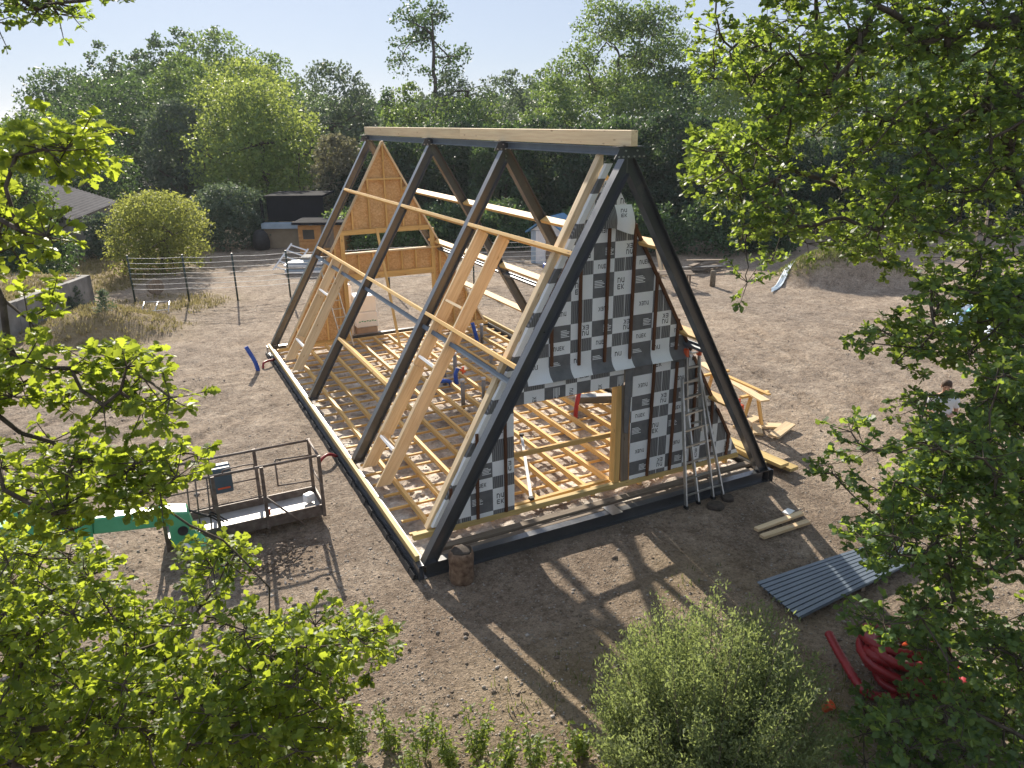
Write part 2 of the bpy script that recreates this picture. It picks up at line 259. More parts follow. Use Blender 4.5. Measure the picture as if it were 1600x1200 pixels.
# ------------------------------------------------------------------ mesh helpers
def tag(o, label=None, cat=None, group=None, kind=None):
    if label: o['label'] = label
    if cat: o['category'] = cat
    if group: o['group'] = group
    if kind: o['kind'] = kind
    return o
def empty(name, loc, label, cat, group=None):
    o = bpy.data.objects.new(name, None); COL.objects.link(o); o.location = loc
    o.empty_display_size = .2
    return tag(o, label, cat, group)
def wloc(o):
    v = Vector((0, 0, 0))
    while o is not None: v += Vector(o.location); o = o.parent
    return v
class MB:
    """collects shapes; build() links them as ONE mesh object"""
    def __init__(s): s.v = []; s.f = []; s.mi = []; s.tc = []; s.cur = 0; s.sm = []
    def add(s, verts, faces, tcs=None, smooth=False):
        o = len(s.v); s.v += [tuple(map(float, p)) for p in verts]
        s.tc += [tuple(map(float, p)) for p in (tcs if tcs is not None else verts)]
        for f in faces: s.f.append([i+o for i in f]); s.mi.append(s.cur); s.sm.append(smooth)
        return s
    def box(s, c, size, R=None):
        hx, hy, hz = [d/2 for d in size]
        L = [Vector((x*hx, y*hy, z*hz)) for x in (-1, 1) for y in (-1, 1) for z in (-1, 1)]
        ax = int(np.argmax(size)); perm = [i for i in range(3) if i != ax]+[ax]; rr = RNG.random(3)*20
        tc = [(l[perm[0]]+rr[0], l[perm[1]]+rr[1], l[perm[2]]+rr[2]) for l in L]
        if R is not None: L = [R @ l for l in L]
        c = Vector(c)
        return s.add([l+c for l in L], [(0, 1, 3, 2), (4, 6, 7, 5), (0, 4, 5, 1), (2, 3, 7, 6), (0, 2, 6, 4), (1, 5, 7, 3)], tc)
    def beam(s, p0, p1, wd, ht, up=(0, 0, 1), prof=None, cut0=None, cut1=None):
        """extrude a profile (x: width, y: height) from p0 to p1; cutN=(point, normal) shears the end"""
        p0, p1 = Vector(p0), Vector(p1); d = (p1-p0).normalized(); up = Vector(up)
        x = d.cross(up).normalized(); y = x.cross(d).normalized()
        if prof is None: prof = [(-wd/2, -ht/2), (wd/2, -ht/2), (wd/2, ht/2), (-wd/2, ht/2)]
        n = len(prof); V = []; T = []; Lg = (p1-p0).length; rr = RNG.random(3)*20
        for k, (pp, cut) in enumerate(((p0, cut0), (p1, cut1))):
            for a, b in prof:
                q = pp+x*a+y*b; t = 0 if k == 0 else Lg
                if cut:
                    c, nn = Vector(cut[0]), Vector(cut[1]); den = d.dot(nn)
                    if abs(den) > 1e-6: e = (c-q).dot(nn)/den; q = q+d*e; t += e
                V.append(q); T.append((a+rr[0], b+rr[1], t+rr[2]))
        F = [(i, (i+1) % n, n+(i+1) % n, n+i) for i in range(n)]
        F += [tuple(range(n))[::-1], tuple(range(n, 2*n))]
        return s.add(V, F, T)
    def tube(s, pts, r, n=8, cap=True, smooth=True):
        pts = [Vector(p) for p in pts]; m = len(pts); rs = r if hasattr(r, '__len__') else [r]*m
        V = []; F = []; ref = None
        for i, p in enumerate(pts):
            d = (pts[min(i+1, m-1)]-pts[max(i-1, 0)]).normalized()
            if ref is None: ref = d.orthogonal().normalized()
            x = (ref-d*ref.dot(d)); x = x.normalized() if x.length > 1e-5 else d.orthogonal().normalized(); ref = x
            y = d.cross(x)
            for k in range(n):
                a = 2*math.pi*k/n; V.append(p+(x*math.cos(a)+y*math.sin(a))*rs[i])
        for i in range(m-1):
            for k in range(n): F.append((i*n+k, i*n+(k+1) % n, (i+1)*n+(k+1) % n, (i+1)*n+k))
        s.add(V, F, None, smooth)
        if cap:
            o = len(s.v)-len(V)
            s.f.append([o+k for k in range(n)][::-1]); s.f.append([o+(m-1)*n+k for k in range(n)])
            s.mi += [s.cur]*2; s.sm += [False]*2
        return s
    def prism(s, poly, d):
        """polygon (3D points) thickened by vector d"""
        d = Vector(d); n = len(poly); P = [Vector(p) for p in poly]
        F = [tuple(range(n)), tuple(range(n, 2*n))[::-1]]+[(i, n+i, n+(i+1) % n, (i+1) % n) for i in range(n)]
        return s.add(P+[p+d for p in P], F)
    def lathe(s, c, prof, n=16, jit=0, smooth=True):
        c = Vector(c); V = []; F = []; m = len(prof); J = 1+jit*(RNG.random(n)-.5)
        for r, z in prof:
            for k in range(n): a = 2*math.pi*k/n; V.append(c+Vector((r*J[k]*math.cos(a), r*J[k]*math.sin(a), z)))
        for i in range(m-1):
            for k in range(n): F.append((i*n+k, i*n+(k+1) % n, (i+1)*n+(k+1) % n, (i+1)*n+k))
        s.add(V, F, None, smooth); o = len(s.v)-len(V)
        s.f.append([o+k for k in range(n)][::-1]); s.f.append([o+(m-1)*n+k for k in range(n)]); s.mi += [s.cur]*2; s.sm += [False]*2
        return s
    def mesh(s, name, mats, org=(0, 0, 0)):
        me = bpy.data.meshes.new(name); o = Vector(org)
        me.from_pydata([tuple(Vector(v)-o) for v in s.v], [], s.f)
        for m in (mats if isinstance(mats, (list, tuple)) else [mats]): me.materials.append(m)
        me.polygons.foreach_set('material_index', s.mi); me.polygons.foreach_set('use_smooth', s.sm)
        a = me.attributes.new('tc', 'FLOAT_VECTOR', 'POINT'); a.data.foreach_set('vector', np.array(s.tc, dtype=np.float32).ravel())
        me.update(); return me
    def build(s, name, mats, parent=None, loc=None, bevel=0, org=None):
        if parent is not None: org = wloc(parent); me = s.mesh(name, mats, org)
        elif org is not None: org = Vector(org); me = s.mesh(name, mats, org)      # vertices given in world places
        else: org = Vector(loc) if loc is not None else Vector((0, 0, 0)); me = s.mesh(name, mats)
        o = bpy.data.objects.new(name, me); COL.objects.link(o)
        if parent is not None: o.parent = parent
        else: o.location = org
        if bevel:
            b = o.modifiers.new('bevel', 'BEVEL'); b.width = bevel; b.segments = 1; b.limit_method = 'ANGLE'
        return o
def put(me, name, parent, loc, rot=None):
    """a further piece sharing mesh data; loc is the world place of its origin"""
    o = bpy.data.objects.new(name, me); COL.objects.link(o)
    if parent is not None: o.parent = parent; o.location = Vector(loc)-wloc(parent)
    else: o.location = loc
    if rot is not None: o.rotation_euler = rot
    return o

def fbm(x, y, seed=0, octs=4, f0=1.0):
    out = np.zeros_like(x, dtype=float); amp = 1.0; tot = 0
    for k in range(octs):
        f = f0*2**k; xi = np.floor(x*f).astype(int); yi = np.floor(y*f).astype(int); fx = x*f-xi; fy = y*f-yi
        fx = fx*fx*(3-2*fx); fy = fy*fy*(3-2*fy)
        def h(a, b):
            v = np.sin(a*127.1+b*311.7+seed*74.7+k*19.19)*43758.5453; return v-np.floor(v)
        v = (h(xi, yi)*(1-fx)+h(xi+1, yi)*fx)*(1-fy)+(h(xi, yi+1)*(1-fx)+h(xi+1, yi+1)*fx)*fy
        out += amp*(v-.5); tot += amp; amp *= .5
    return out/tot*2

def np_mesh(name, V, F, mats, parent=None, loc=(0, 0, 0), smooth=False):
    """V (n,3), F (m,k) -> one mesh object, fast"""
    me = bpy.data.meshes.new(name); V = np.asarray(V, np.float32)
    org = np.array(wloc(parent)) if parent is not None else np.array(loc)
    V = V-org.astype(np.float32); m, k = F.shape
    me.vertices.add(len(V)); me.vertices.foreach_set('co', V.ravel())
    me.loops.add(m*k); me.loops.foreach_set('vertex_index', F.astype(np.int32).ravel())
    me.polygons.add(m); me.polygons.foreach_set('loop_start', np.arange(0, m*k, k, dtype=np.int32))
    if smooth: me.polygons.foreach_set('use_smooth', np.ones(m, bool))
    me.update(calc_edges=True)
    for mm in (mats if isinstance(mats, (list, tuple)) else [mats]): me.materials.append(mm)
    o = bpy.data.objects.new(name, me); COL.objects.link(o)
    if parent is not None: o.parent = parent
    else: o.location = loc
    return o

def leaf_template(st, fold=.3, curl=.18):
    """stations (t, halfwidth) -> verts (mid, left, right per station), quads"""
    V = []; F = []
    for t, w_ in st:
        c = -curl*t*t
        V += [(t, 0, c), (t, w_, c+fold*w_), (t, -w_, c+fold*w_)]
    for i in range(len(st)-1):
        a = 3*i; b = a+3
        F += [(a, b, b+1, a+1), (a, a+2, b+2, b)]
    return np.array(V), np.array(F)
OAK_NEAR = leaf_template([(0, .015), (.13, .05), (.25, .18), (.33, .11), (.47, .28), (.56, .17), (.72, .33), (.81, .2), (.93, .17), (1, .03)])
OAK_MID = leaf_template([(0, .02), (.30, .21), (.42, .10), (.68, .34), (1, .10)])
WILLOW = (np.array([(0, 0, 0), (.42, .17, .03), (1, 0, -.06), (.42, -.17, .03)]), np.array([(0, 3, 2, 1)]))
OVAL = leaf_template([(0, .02), (.3, .26), (.7, .24), (1, .02)], .25, .2)
def flat_template(st, curl=.15):
    V = []; F = []
    for t, w_ in st: V += [(t, w_, -curl*t*t+.12*w_), (t, -w_, -curl*t*t)]
    for i in range(len(st)-1): F.append((2*i, 2*i+1, 2*i+3, 2*i+2))
    return np.array(V), np.array(F)
OAK_FAR = flat_template([(0, .03), (.30, .21), (.42, .11), (.66, .34), (1, .10)])
def norm(a): return a/np.maximum(np.linalg.norm(a, axis=-1, keepdims=True), 1e-9)
def leaf_verts(tpl, pos, d, nrm, size):
    V, F = tpl; d = norm(d); side = norm(np.cross(nrm, d)); nn = np.cross(d, side)
    P = pos[:, None, :]+size[:, None, None]*(V[None, :, 0:1]*d[:, None, :]+V[None, :, 1:2]*side[:, None, :]+V[None, :, 2:3]*nn[:, None, :])
    k = len(V); FF = (F[None]+(np.arange(len(pos))*k)[:, None, None]).reshape(-1, 4)
    return P.reshape(-1, 3), FF
def leaves(name, tpl, pos, d, nrm, size, mat, parent, kind='stuff'):
    V, F = leaf_verts(tpl, pos, d, nrm, size)
    o = np_mesh(name, V, F, mat, parent)
    if kind: o['kind'] = kind
    return o
def tree_skeleton(mb, root, tips, r0, r1=.006, step=None, sag=.04, n=6):
    """limbs: every tip joins the nearest point already on the tree"""
    nodes = [np.array(p, float) for p in root]; par = [i-1 for i in range(len(root))]
    order = sorted(range(len(tips)), key=lambda i: np.linalg.norm(tips[i]-nodes[-1]))
    first = len(root)
    for i in order:
        A = np.array(nodes); base = nodes[-0]
        dd = np.linalg.norm(A-tips[i], axis=1); j = int(np.argmin(dd[1:] if len(A) > 1 else dd))+(1 if len(A) > 1 else 0)
        mid = (A[j]+tips[i])/2+np.array([0, 0, -sag*dd[j]])+RNG.normal(0, .05, 3)*dd[j]
        nodes.append(mid); par.append(j); nodes.append(np.array(tips[i])); par.append(len(nodes)-2)
    load = [1]*len(nodes)
    for i in range(len(nodes)-1, 0, -1):
        if par[i] >= 0: load[par[i]] += load[i]
    tot = load[0]
    def rad(i): return r1+(r0-r1)*(load[i]/tot)**.55
    for i in range(1, len(nodes)):
        p = par[i]; ra = rad(i) if i > 0 else r0
        a_n, b_n = np.array(nodes[p]), np.array(nodes[i]); Lb = np.linalg.norm(b_n-a_n); r_a = min(rad(p), ra*1.35)
        k = 1 if Lb < .35 else (3 if Lb < 1.5 else 5); w1 = RNG.normal(0, .05, 3)*Lb; w2 = RNG.normal(0, .03, 3)*Lb
        ts = [j/k for j in range(k+1)]
        mb.tube([a_n+(b_n-a_n)*t+w1*math.sin(math.pi*t)+w2*math.sin(2*math.pi*t) for t in ts], [r_a+(ra-r_a)*t for t in ts], n if ra > .02 else 4, cap=False)
    return nodes

# ------------------------------------------------------------------ terrain
WA, WB = gp(-60, 565)[:2], gp(150, 476)[:2]                      # foot of the retaining wall
WD = (WB-WA)/np.linalg.norm(WB-WA); WN = np.array([-WD[1], WD[0]])  # towards the bank
MOUND_R = gp(1345, 452)[:2]; MOUND_L = gp(165, 522)[:2]
LATD = np.array([RIGHT[0], RIGHT[1]])/np.hypot(RIGHT[0], RIGHT[1]); DEPD = np.array([-LATD[1], LATD[0]])
def sstep(a, b, t): t = np.clip((t-a)/(b-a), 0, 1); return t*t*(3-2*t)
def terrain(x, y):
    x = np.asarray(x, float); y = np.asarray(y, float)
    near = np.exp(-((x-4)**2+(y-4)**2)/(30**2))
    h = .10*fbm(x, y, 1, 3, .22)+(.055*fbm(x, y, 2, 4, 1.1)+.04*fbm(x, y, 3, 3, 4.5))*near
    inside = sstep(-.9, -.1, x)*sstep(-.9, -.1, 7-x+.0)*sstep(-.9, -.1, y)*sstep(-1.2, -.1, 13.3-y)
    h = h*(1-.93*inside); h = h*(1-.72*sstep(-4, -1.5, x)*(1-sstep(8, 11, x))*sstep(-8, -6, y)*(1-sstep(0, 2, y)))
    for (ax, ay, bx_, by_, cv) in ((-9, 5.5, -1.6, 9.5, .8), (-8.5, 7.2, -2.2, 12.5, .5), (9.0, -3.0, 14, 9, .6), (10.6, -2.5, 16, 8.4, .5)):
        L_ = math.hypot(bx_-ax, by_-ay); ux, uy = (bx_-ax)/L_, (by_-ay)/L_; t_ = (x-ax)*ux+(y-ay)*uy; s_ = -(x-ax)*uy+(y-ay)*ux+cv*np.sin(t_*.35)
        for o_ in (-.8, .8): h = h-.07*np.exp(-((s_-o_)/.17)**2)*sstep(0, 1, t_)*sstep(0, 1, L_-t_)*(.7+.5*np.sin(t_*21+np.abs(s_-o_)*9))+.025*np.exp(-((np.abs(s_-o_)-.3)/.1)**2)*sstep(0, 1, t_)*sstep(0, 1, L_-t_)
    dx, dy = x-MOUND_R[0], y-MOUND_R[1]; a = dx*LATD[0]+dy*LATD[1]; b = dx*DEPD[0]+dy*DEPD[1]
    q = np.sqrt((a/3.6)**2+((b-1.6)/2.3)**2); h = h+1.25*(1-sstep(.25, 1.0, q))*(1+.15*fbm(x, y, 5, 3, .9))
    dx, dy = x-MOUND_L[0], y-MOUND_L[1]; a = dx*LATD[0]+dy*LATD[1]; b = dx*DEPD[0]+dy*DEPD[1]
    q = np.sqrt(((a+.3)/3.0)**2+((b-.3)/2.4)**2); h = h+.75*(1-sstep(.15, 1.0, q))*(1+.3*fbm(x, y, 6, 3, .9))
    s = (x-WA[0])*WN[0]+(y-WA[1])*WN[1]; t = (x-WA[0])*WD[0]+(y-WA[1])*WD[1]; L = np.linalg.norm(WB-WA)
    bank = sstep(.02, .22, s)*(1-sstep(L+.0, L+.5, t))
    h = h+bank*(1.05+.06*np.clip(s, 0, 14)+.1*fbm(x, y, 8, 3, .6))
    r = np.hypot(x-4, y-4); h = h+sstep(90, 420, r)*6*(1+fbm(x, y, 9, 2, .006))
    return h
def tz(x, y): return float(terrain(np.array([x]), np.array([y]))[0])
def axis(lo, hi, step, far):
    a = np.arange(lo, hi+1e-6, step); o = [hi]; s = step
    while o[-1] < far: s *= 1.22; o.append(o[-1]+s)
    b = [lo]; s = step
    while b[-1] > -far: s *= 1.22; b.append(b[-1]-s)
    return np.concatenate([np.array(b[1:])[::-1], a, np.array(o[1:])])
gx, gy = axis(-10, 22, .10, 1500), axis(-8, 21, .10, 1500)
X, Y = np.meshgrid(gx, gy); Z = terrain(X, Y)
nx, ny = len(gx), len(gy); idx = np.arange(nx*ny).reshape(ny, nx)
F = np.stack([idx[:-1, :-1], idx[:-1, 1:], idx[1:, 1:], idx[1:, :-1]], -1).reshape(-1, 4)
ground = np_mesh('ground', np.stack([X, Y, Z], -1).reshape(-1, 3), F, MAT['ground'], smooth=True)
tag(ground, 'dry stony brown earth of the building site', None, None, 'structure')
def grassiness(x, y):
    x = np.asarray(x, float); y = np.asarray(y, float)
    dx, dy = x-MOUND_R[0], y-MOUND_R[1]; a = dx*LATD[0]+dy*LATD[1]; b = dx*DEPD[0]+dy*DEPD[1]
    g = 1-sstep(.5, 1.0, np.sqrt((a/3.6)**2+((b-1.9)/2.0)**2))
    dx, dy = x-MOUND_L[0], y-MOUND_L[1]; a = dx*LATD[0]+dy*LATD[1]; b = dx*DEPD[0]+dy*DEPD[1]
    g = np.maximum(g, .9*(1-sstep(.5, 1.5, np.sqrt(((a+.3)/3.0)**2+((b-.3)/2.4)**2))))
    s = (x-WA[0])*WN[0]+(y-WA[1])*WN[1]; g = np.maximum(g, sstep(.1, .5, s)*.9)
    g = np.maximum(g, .75*(1-sstep(1.0, 4.2, np.hypot(x-1.3, y+5.2))))
    g = np.maximum(g, .55*(1-sstep(1.5, 3.4, np.hypot((x+3.0)*.8, (y-21.5)))))
    g = np.maximum(g, .5*(1-sstep(.6, 1.8, np.hypot((x-3.6), (y+2.6)*.8))))
    return np.clip(g*(.75+.8*fbm(x, y, 11, 4, .8)), 0, 1)
a_ = ground.data.attributes.new('grass', 'FLOAT', 'POINT'); a_.data.foreach_set('value', (grassiness(X, Y)*.75).astype(np.float32).ravel())
def shade_tint(x, y):  # shade before the house and by the platform, put into the earth colour
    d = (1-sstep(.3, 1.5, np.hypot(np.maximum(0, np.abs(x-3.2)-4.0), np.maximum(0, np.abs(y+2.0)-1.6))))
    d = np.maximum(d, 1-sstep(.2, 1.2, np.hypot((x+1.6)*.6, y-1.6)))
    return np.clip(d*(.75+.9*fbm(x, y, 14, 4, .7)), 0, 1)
a_ = ground.data.attributes.new('shade_tint', 'FLOAT', 'POINT'); a_.data.foreach_set('value', shade_tint(X, Y).astype(np.float32).ravel())
R_ = np.hypot(X-4, Y-8); a_ = ground.data.attributes.new('far', 'FLOAT', 'POINT'); a_.data.foreach_set('value', sstep(34, 60, R_).astype(np.float32).ravel())

# far wooded hill beyond the trees
hp = at(-10, 190, 420); hv = []; hn = 60
V = []; Fh = []
for i in range(hn+1):
    for j in range(9):
        u_ = i/hn*2-1; v_ = j/8
        p = np.array([hp[0]+LATD[0]*u_*260+DEPD[0]*(v_-.5)*160, hp[1]+LATD[1]*u_*260+DEPD[1]*(v_-.5)*160, 0])
        hz = (8.5+1.6*math.sin(u_*4+1)+1.0*math.sin(u_*37+j)+.7*math.sin(u_*83+2*j))*math.sin(math.pi*min(max(v_, .0), 1))*(1-abs(u_)**3)
        V.append((p[0], p[1], hz-1.5))
for i in range(hn):
    for j in range(8): Fh.append((i*9+j, (i+1)*9+j, (i+1)*9+j+1, i*9+j+1))
MAT['hill'] = simple('wooded_hill', [(.3, (.03, .055, .04)), (.7, (.07, .10, .07))], .08, .9, 0, .1, 1.0, bscale=.3)
hill = np_mesh('hill', np.array(V), np.array(Fh), MAT['hill'], smooth=True); tag(hill, None, None, None, 'structure')

# ------------------------------------------------------------------ stones and clods
def rocks(name, pts, sizes, mat, kind='stuff', squash=.6, parent=None, coarse=False):
    t = (1+5**.5)/2
    iv = norm(np.array([(-1, t, 0), (1, t, 0), (-1, -t, 0), (1, -t, 0), (0, -1, t), (0, 1, t), (0, -1, -t), (0, 1, -t), (t, 0, -1), (t, 0, 1), (-t, 0, -1), (-t, 0, 1)], float))
    fc = np.array([(0, 11, 5), (0, 5, 1), (0, 1, 7), (0, 7, 10), (0, 10, 11), (1, 5, 9), (5, 11, 4), (11, 10, 2), (10, 7, 6), (7, 1, 8), (3, 9, 4), (3, 4, 2), (3, 2, 6), (3, 6, 8), (3, 8, 9), (4, 9, 5), (2, 4, 11), (6, 2, 10), (8, 6, 7), (9, 8, 1)])
    if coarse:
        iv = np.array([(1, 0, 0), (0, 1, 0), (-1, 0, 0), (0, -1, 0), (0, 0, 1), (0, 0, -1.)]); fc = np.array([(0, 1, 4), (1, 2, 4), (2, 3, 4), (3, 0, 4), (1, 0, 5), (2, 1, 5), (3, 2, 5), (0, 3, 5)])
    n = len(pts); r = RNG.uniform(.6, 1.25, (n, len(iv), 1)); sc = np.stack([RNG.uniform(.7, 1.3, n), RNG.uniform(.7, 1.3, n), RNG.uniform(.6, 1, n)*squash/.8], -1)
    a = RNG.uniform(0, 6.28, n); c, s_ = np.cos(a), np.sin(a)
    V = iv[None]*r*sc[:, None, :]*sizes[:, None, None]
    V = np.stack([V[..., 0]*c[:, None]-V[..., 1]*s_[:, None], V[..., 0]*s_[:, None]+V[..., 1]*c[:, None], V[..., 2]], -1)+pts[:, None, :]
    FF = (fc[None]+(np.arange(n)*len(iv))[:, None, None]).reshape(-1, 3)
    o = np_mesh(name, V.reshape(-1, 3), FF, mat, parent); o['kind'] = kind; return o
def scatter_px(n, u0, u1, v0, v1):
    P = []
    while len(P) < n:
        p = gp(RNG.uniform(u0, u1), RNG.uniform(v0, v1)); x, y = p[:2]
        if -.25 < x < 7.2 and -.2 < y < 13.3: continue
        P.append((x, y))
    P = np.array(P); return P, terrain(P[:, 0], P[:, 1])
P1, z1 = scatter_px(16000, -50, 1650, 430, 1230); s1 = RNG.gamma(1.4, .0052, len(P1))+.004
rocks('gravel', np.column_stack([P1, z1+s1*.2]), np.minimum(s1, .06), MAT['stone'], coarse=True)
P2, z2 = scatter_px(3000, -50, 1650, 430, 1230); s2 = RNG.gamma(1.3, .008, len(P2))+.006
rocks('earth_clods', np.column_stack([P2, z2+s2*.15]), np.minimum(s2, .09), MAT['clod'], coarse=True)
cl = gp(430, 880); nC = 160
rocks('earth_clods', np.column_stack([cl[0]+RNG.normal(0, .3, nC), cl[1]+RNG.normal(0, .22, nC), .03+np.abs(RNG.normal(0, .05, nC))]), RNG.uniform(.012, .045, nC), MAT['clod'])

def grass_patch(name, pts, h, mat, blades=4, spread=.05, width=.006):
    n = len(pts)*blades; B = np.repeat(pts, blades, 0)+np.column_stack([RNG.normal(0, spread, (n, 2)), np.zeros(n)])
    a = RNG.uniform(0, 6.28, n); H = h*RNG.uniform(.5, 1.3, n); ln = RNG.uniform(.15, .8, n)*H
    d = np.column_stack([np.cos(a), np.sin(a), np.zeros(n)]); sd_ = np.column_stack([-np.sin(a), np.cos(a), np.zeros(n)])*width*RNG.uniform(.7, 1.5, n)[:, None]
    up = np.array([0, 0, 1.])
    m = B+d*(ln*.3)[:, None]+up*(H*.6)[:, None]; t = B+d*ln[:, None]+up*H[:, None]
    V = np.stack([B-sd_, B+sd_, m+sd_*.7, m-sd_*.7, t+sd_*.1, t-sd_*.1], 1).reshape(-1, 3)
    F = (np.array([(0, 1, 2, 3), (3, 2, 4, 5)])[None]+(np.arange(n)*6)[:, None, None]).reshape(-1, 4)
    o = np_mesh(name, V, F, mat); o['kind'] = 'stuff'; return o
def grass_pts(n, cx, cy, rad, thr=.25):
    P = np.column_stack([RNG.uniform(cx-rad, cx+rad, n), RNG.uniform(cy-rad, cy+rad, n)])
    P = P[grassiness(P[:, 0], P[:, 1]) > thr+RNG.uniform(0, .4, n)]
    P = P[~((P[:, 0] > -.2) & (P[:, 0] < 7.2) & (P[:, 1] > -.2) & (P[:, 1] < 13.3))]
    return np.column_stack([P, terrain(P[:, 0], P[:, 1])])
grass_patch('grass', grass_pts(11000, MOUND_R[0], MOUND_R[1]+1, 4.6, .12), .13, MAT['grass_green'], 4, .06, .013)
grass_patch('grass', grass_pts(4200, MOUND_L[0], MOUND_L[1], 5.2), .075, MAT['grass'], 4, .06, .011)
grass_patch('grass', grass_pts(9000, -9, 26, 9), .13, MAT['grass'], 4, .08, .016)
grass_patch('grass', grass_pts(4500, 1.3, -5.0, 4.6), .10, MAT['grass_green'], 4, .05, .006)

# ------------------------------------------------------------------ A-frame house
H, Z0, W = 5.98, .24, 7.0; FR = [0.0, 4.02, 7.98, 13.16]; LEN = 13.16
house = empty('a_frame_house', (3.5, 6.5, 0), 'unfinished timber A-frame house on a black steel frame in the middle of the site', 'house')
SL = Vector((3.5, 0, H)).normalized(); NL = Vector((-H, 0, 3.5)).normalized()     # up the left slope, out of it
SR = Vector((-3.5, 0, H)).normalized(); NR = Vector((H, 0, 3.5)).normalized()
def sl(s, y, off=0): return Vector((0, y, Z0))+SL*s+NL*off
def sr(s, y, off=0): return Vector((W, y, Z0))+SR*s+NR*off
def ibeam(wf, h, tf=.014, tw=.010):
    a, b = wf/2, h/2
    return [(-a, -b), (a, -b), (a, -b+tf), (tw/2, -b+tf), (tw/2, b-tf), (a, b-tf), (a, b), (-a, b), (-a, b-tf), (-tw/2, b-tf), (-tw/2, -b+tf), (-a, -b+tf)]
LT = math.hypot(3.5, H)
m = MB(); m.tube([(0, -.010, 0), (0, .011, 0)], .014, 6, smooth=False); bolt_mesh = m.mesh('bolt', MAT['alu'])
for y in FR:
    for side in (0, 1):
        f = sl if side == 0 else sr; n_ = NL if side == 0 else NR
        m = MB(); m.beam(f(0, y, -.1), f(LT, y, -.1), 0, 0, up=n_, prof=ibeam(.16, .2),
                         cut0=((0, 0, Z0+.014), (0, 0, 1)), cut1=((3.5-.006 if side == 0 else 3.5+.006, 0, 0), (1, 0, 0)))
        lg_ = m.build('steel_leg', MAT['steel'], house)
        m = MB(); m.box(((.09 if side == 0 else W-.09), y, Z0+.007), (.30, .19, .012)); m.build('foot_plate', MAT['steel'], lg_)
    m = MB(); zt = Z0+H
    m.prism([(3.5-.19, y-.094, zt-.02), (3.5-.29, y-.094, zt-.17), (3.5+.29, y-.094, zt-.17), (3.5+.19, y-.094, zt-.02)], (0, .012, 0))
    m.box((3.5, y, zt-.006), (.46, .2, .014))
    pl = m.build('apex_plate', MAT['steel'], house)
    for bx, bz in [(q, .14) for q in (-.22, -.14, -.05, .05, .14, .22)]+[(-.1, .06), (.1, .06)]:
        put(bolt_mesh, 'bolt', pl, (3.5+bx, y-.105, zt-bz))
for a, b in zip(FR[:-1], FR[1:]):
    m = MB(); m.beam((3.5, a+.11, Z0+H-.075), (3.5, b-.11, Z0+H-.075), 0, 0, prof=ibeam(.12, .12)); m.build('ridge_steel', MAT['steel_blue'], house)
for a, b in ((-.16, 6.1), (6.103, 13.32)):
    m = MB(); m.beam((3.5, a, Z0+H+.112), (3.5, b, Z0+H+.112), .12, .22); m.build('ridge_beam', MAT['glulam'], house, bevel=.004)
# base frame of black steel
for p0, p1 in (((0, -.08, Z0-.12), (0, LEN+.08, Z0-.12)), ((W, -.08, Z0-.12), (W, LEN+.08, Z0-.12))):
    m = MB(); m.beam(p0, p1, 0, 0, prof=ibeam(.14, .24)); m.build('base_beam', MAT['steel'], house)
for x0, x1, y in ((.075, 3.5, 0), (3.504, 6.925, 0), (.075, 6.925, LEN)):
    m = MB(); m.beam((x0, y, Z0-.122), (x1, y, Z0-.122), 0, 0, prof=ibeam(.14, .24)); m.build('base_beam', MAT['steel'], house)
m = MB(); m.box((3.5, .02, Z0+.004), (.22, .30, .008)); m.build('splice_plate', MAT['alu'], house)
for x in (-.078, W+.078):
    for y in (-.0, LEN):
        m = MB(); m.box((x*1.0, y, Z0-.12), (.012, .24, .24)); m.build('end_plate', MAT['steel'], house)
m = MB()
for k in range(0, 60):
    y = k*.22-.02; m.box((-.12, y+.1, .035+.012*math.sin(k*2.1)), (.05+.02*RNG.random(), .21, .10), Matrix.Rotation(.3+.1*RNG.random(), 3, 'Y'))
m.build('footing_membrane', MAT['black_rubber'], house)
# timber sole plates on the long sides
for a, b in ((.06, 4.0), (4.006, 8.0), (8.006, 13.1)):
    m = MB(); m.beam((-.035, a, Z0+.053), (-.035, b, Z0+.053), .07, .10); m.build('sole_plate', MAT['treated'], house, bevel=.004)
    m = MB(); m.beam((W+.035, a, Z0+.053), (W+.035, b, Z0+.053), .07, .10); m.build('sole_plate', MAT['treated'], house, bevel=.004)
# floor: rubble bed, cross battens and joists
nxb, nyb = 120, 220
bx, by = np.meshgrid(np.linspace(.08, 6.92, nxb), np.linspace(.09, 13.07, nyb)); bz = .09+.05*fbm(bx, by, 21, 4, 1.5)+.045*fbm(bx, by, 22, 3, 5)
idb = np.arange(nxb*nyb).reshape(nyb, nxb); Fb = np.stack([idb[:-1, :-1], idb[:-1, 1:], idb[1:, 1:], idb[1:, :-1]], -1).reshape(-1, 4)
def bedmat():
    m, n, out = newmat('rubble_bed'); g = N(n, "ShaderNodeNewGeometry"); P = g.outputs['Position']
    a = noise(n, P, 1.6, 5, .65); b = noise(n, P, 11, 6, .7)
    r = ramp(n, [(.34, (.22, .175, .14)), (.46, (.47, .41, .345)), (.56, (.66, .60, .52)), (.7, (.80, .76, .69))]); n.links.new(a.outputs[0], r.inputs[0])
    r2 = ramp(n, [(.3, (.6, .57, .55)), (.6, (1.1, 1.1, 1.1))]); n.links.new(b.outputs[0], r2.inputs[0])
    p = N(n, "ShaderNodeBsdfPrincipled"); n.links.new(mixc(n, 1.0, r.outputs[0], r2.outputs[0], 'MULTIPLY'), p.inputs['Base Color']); p.inputs['Roughness'].default_value = .9
    n.links.new(bump(n, b.outputs[0], .9, .05), p.inputs['Normal']); n.links.new(p.outputs[0], out.inputs[0]); return m
bed = np_mesh('rubble_bed', np.stack([bx, by, bz], -1).reshape(-1, 3), Fb, bedmat(), house, smooth=True); bed['kind'] = 'stuff'
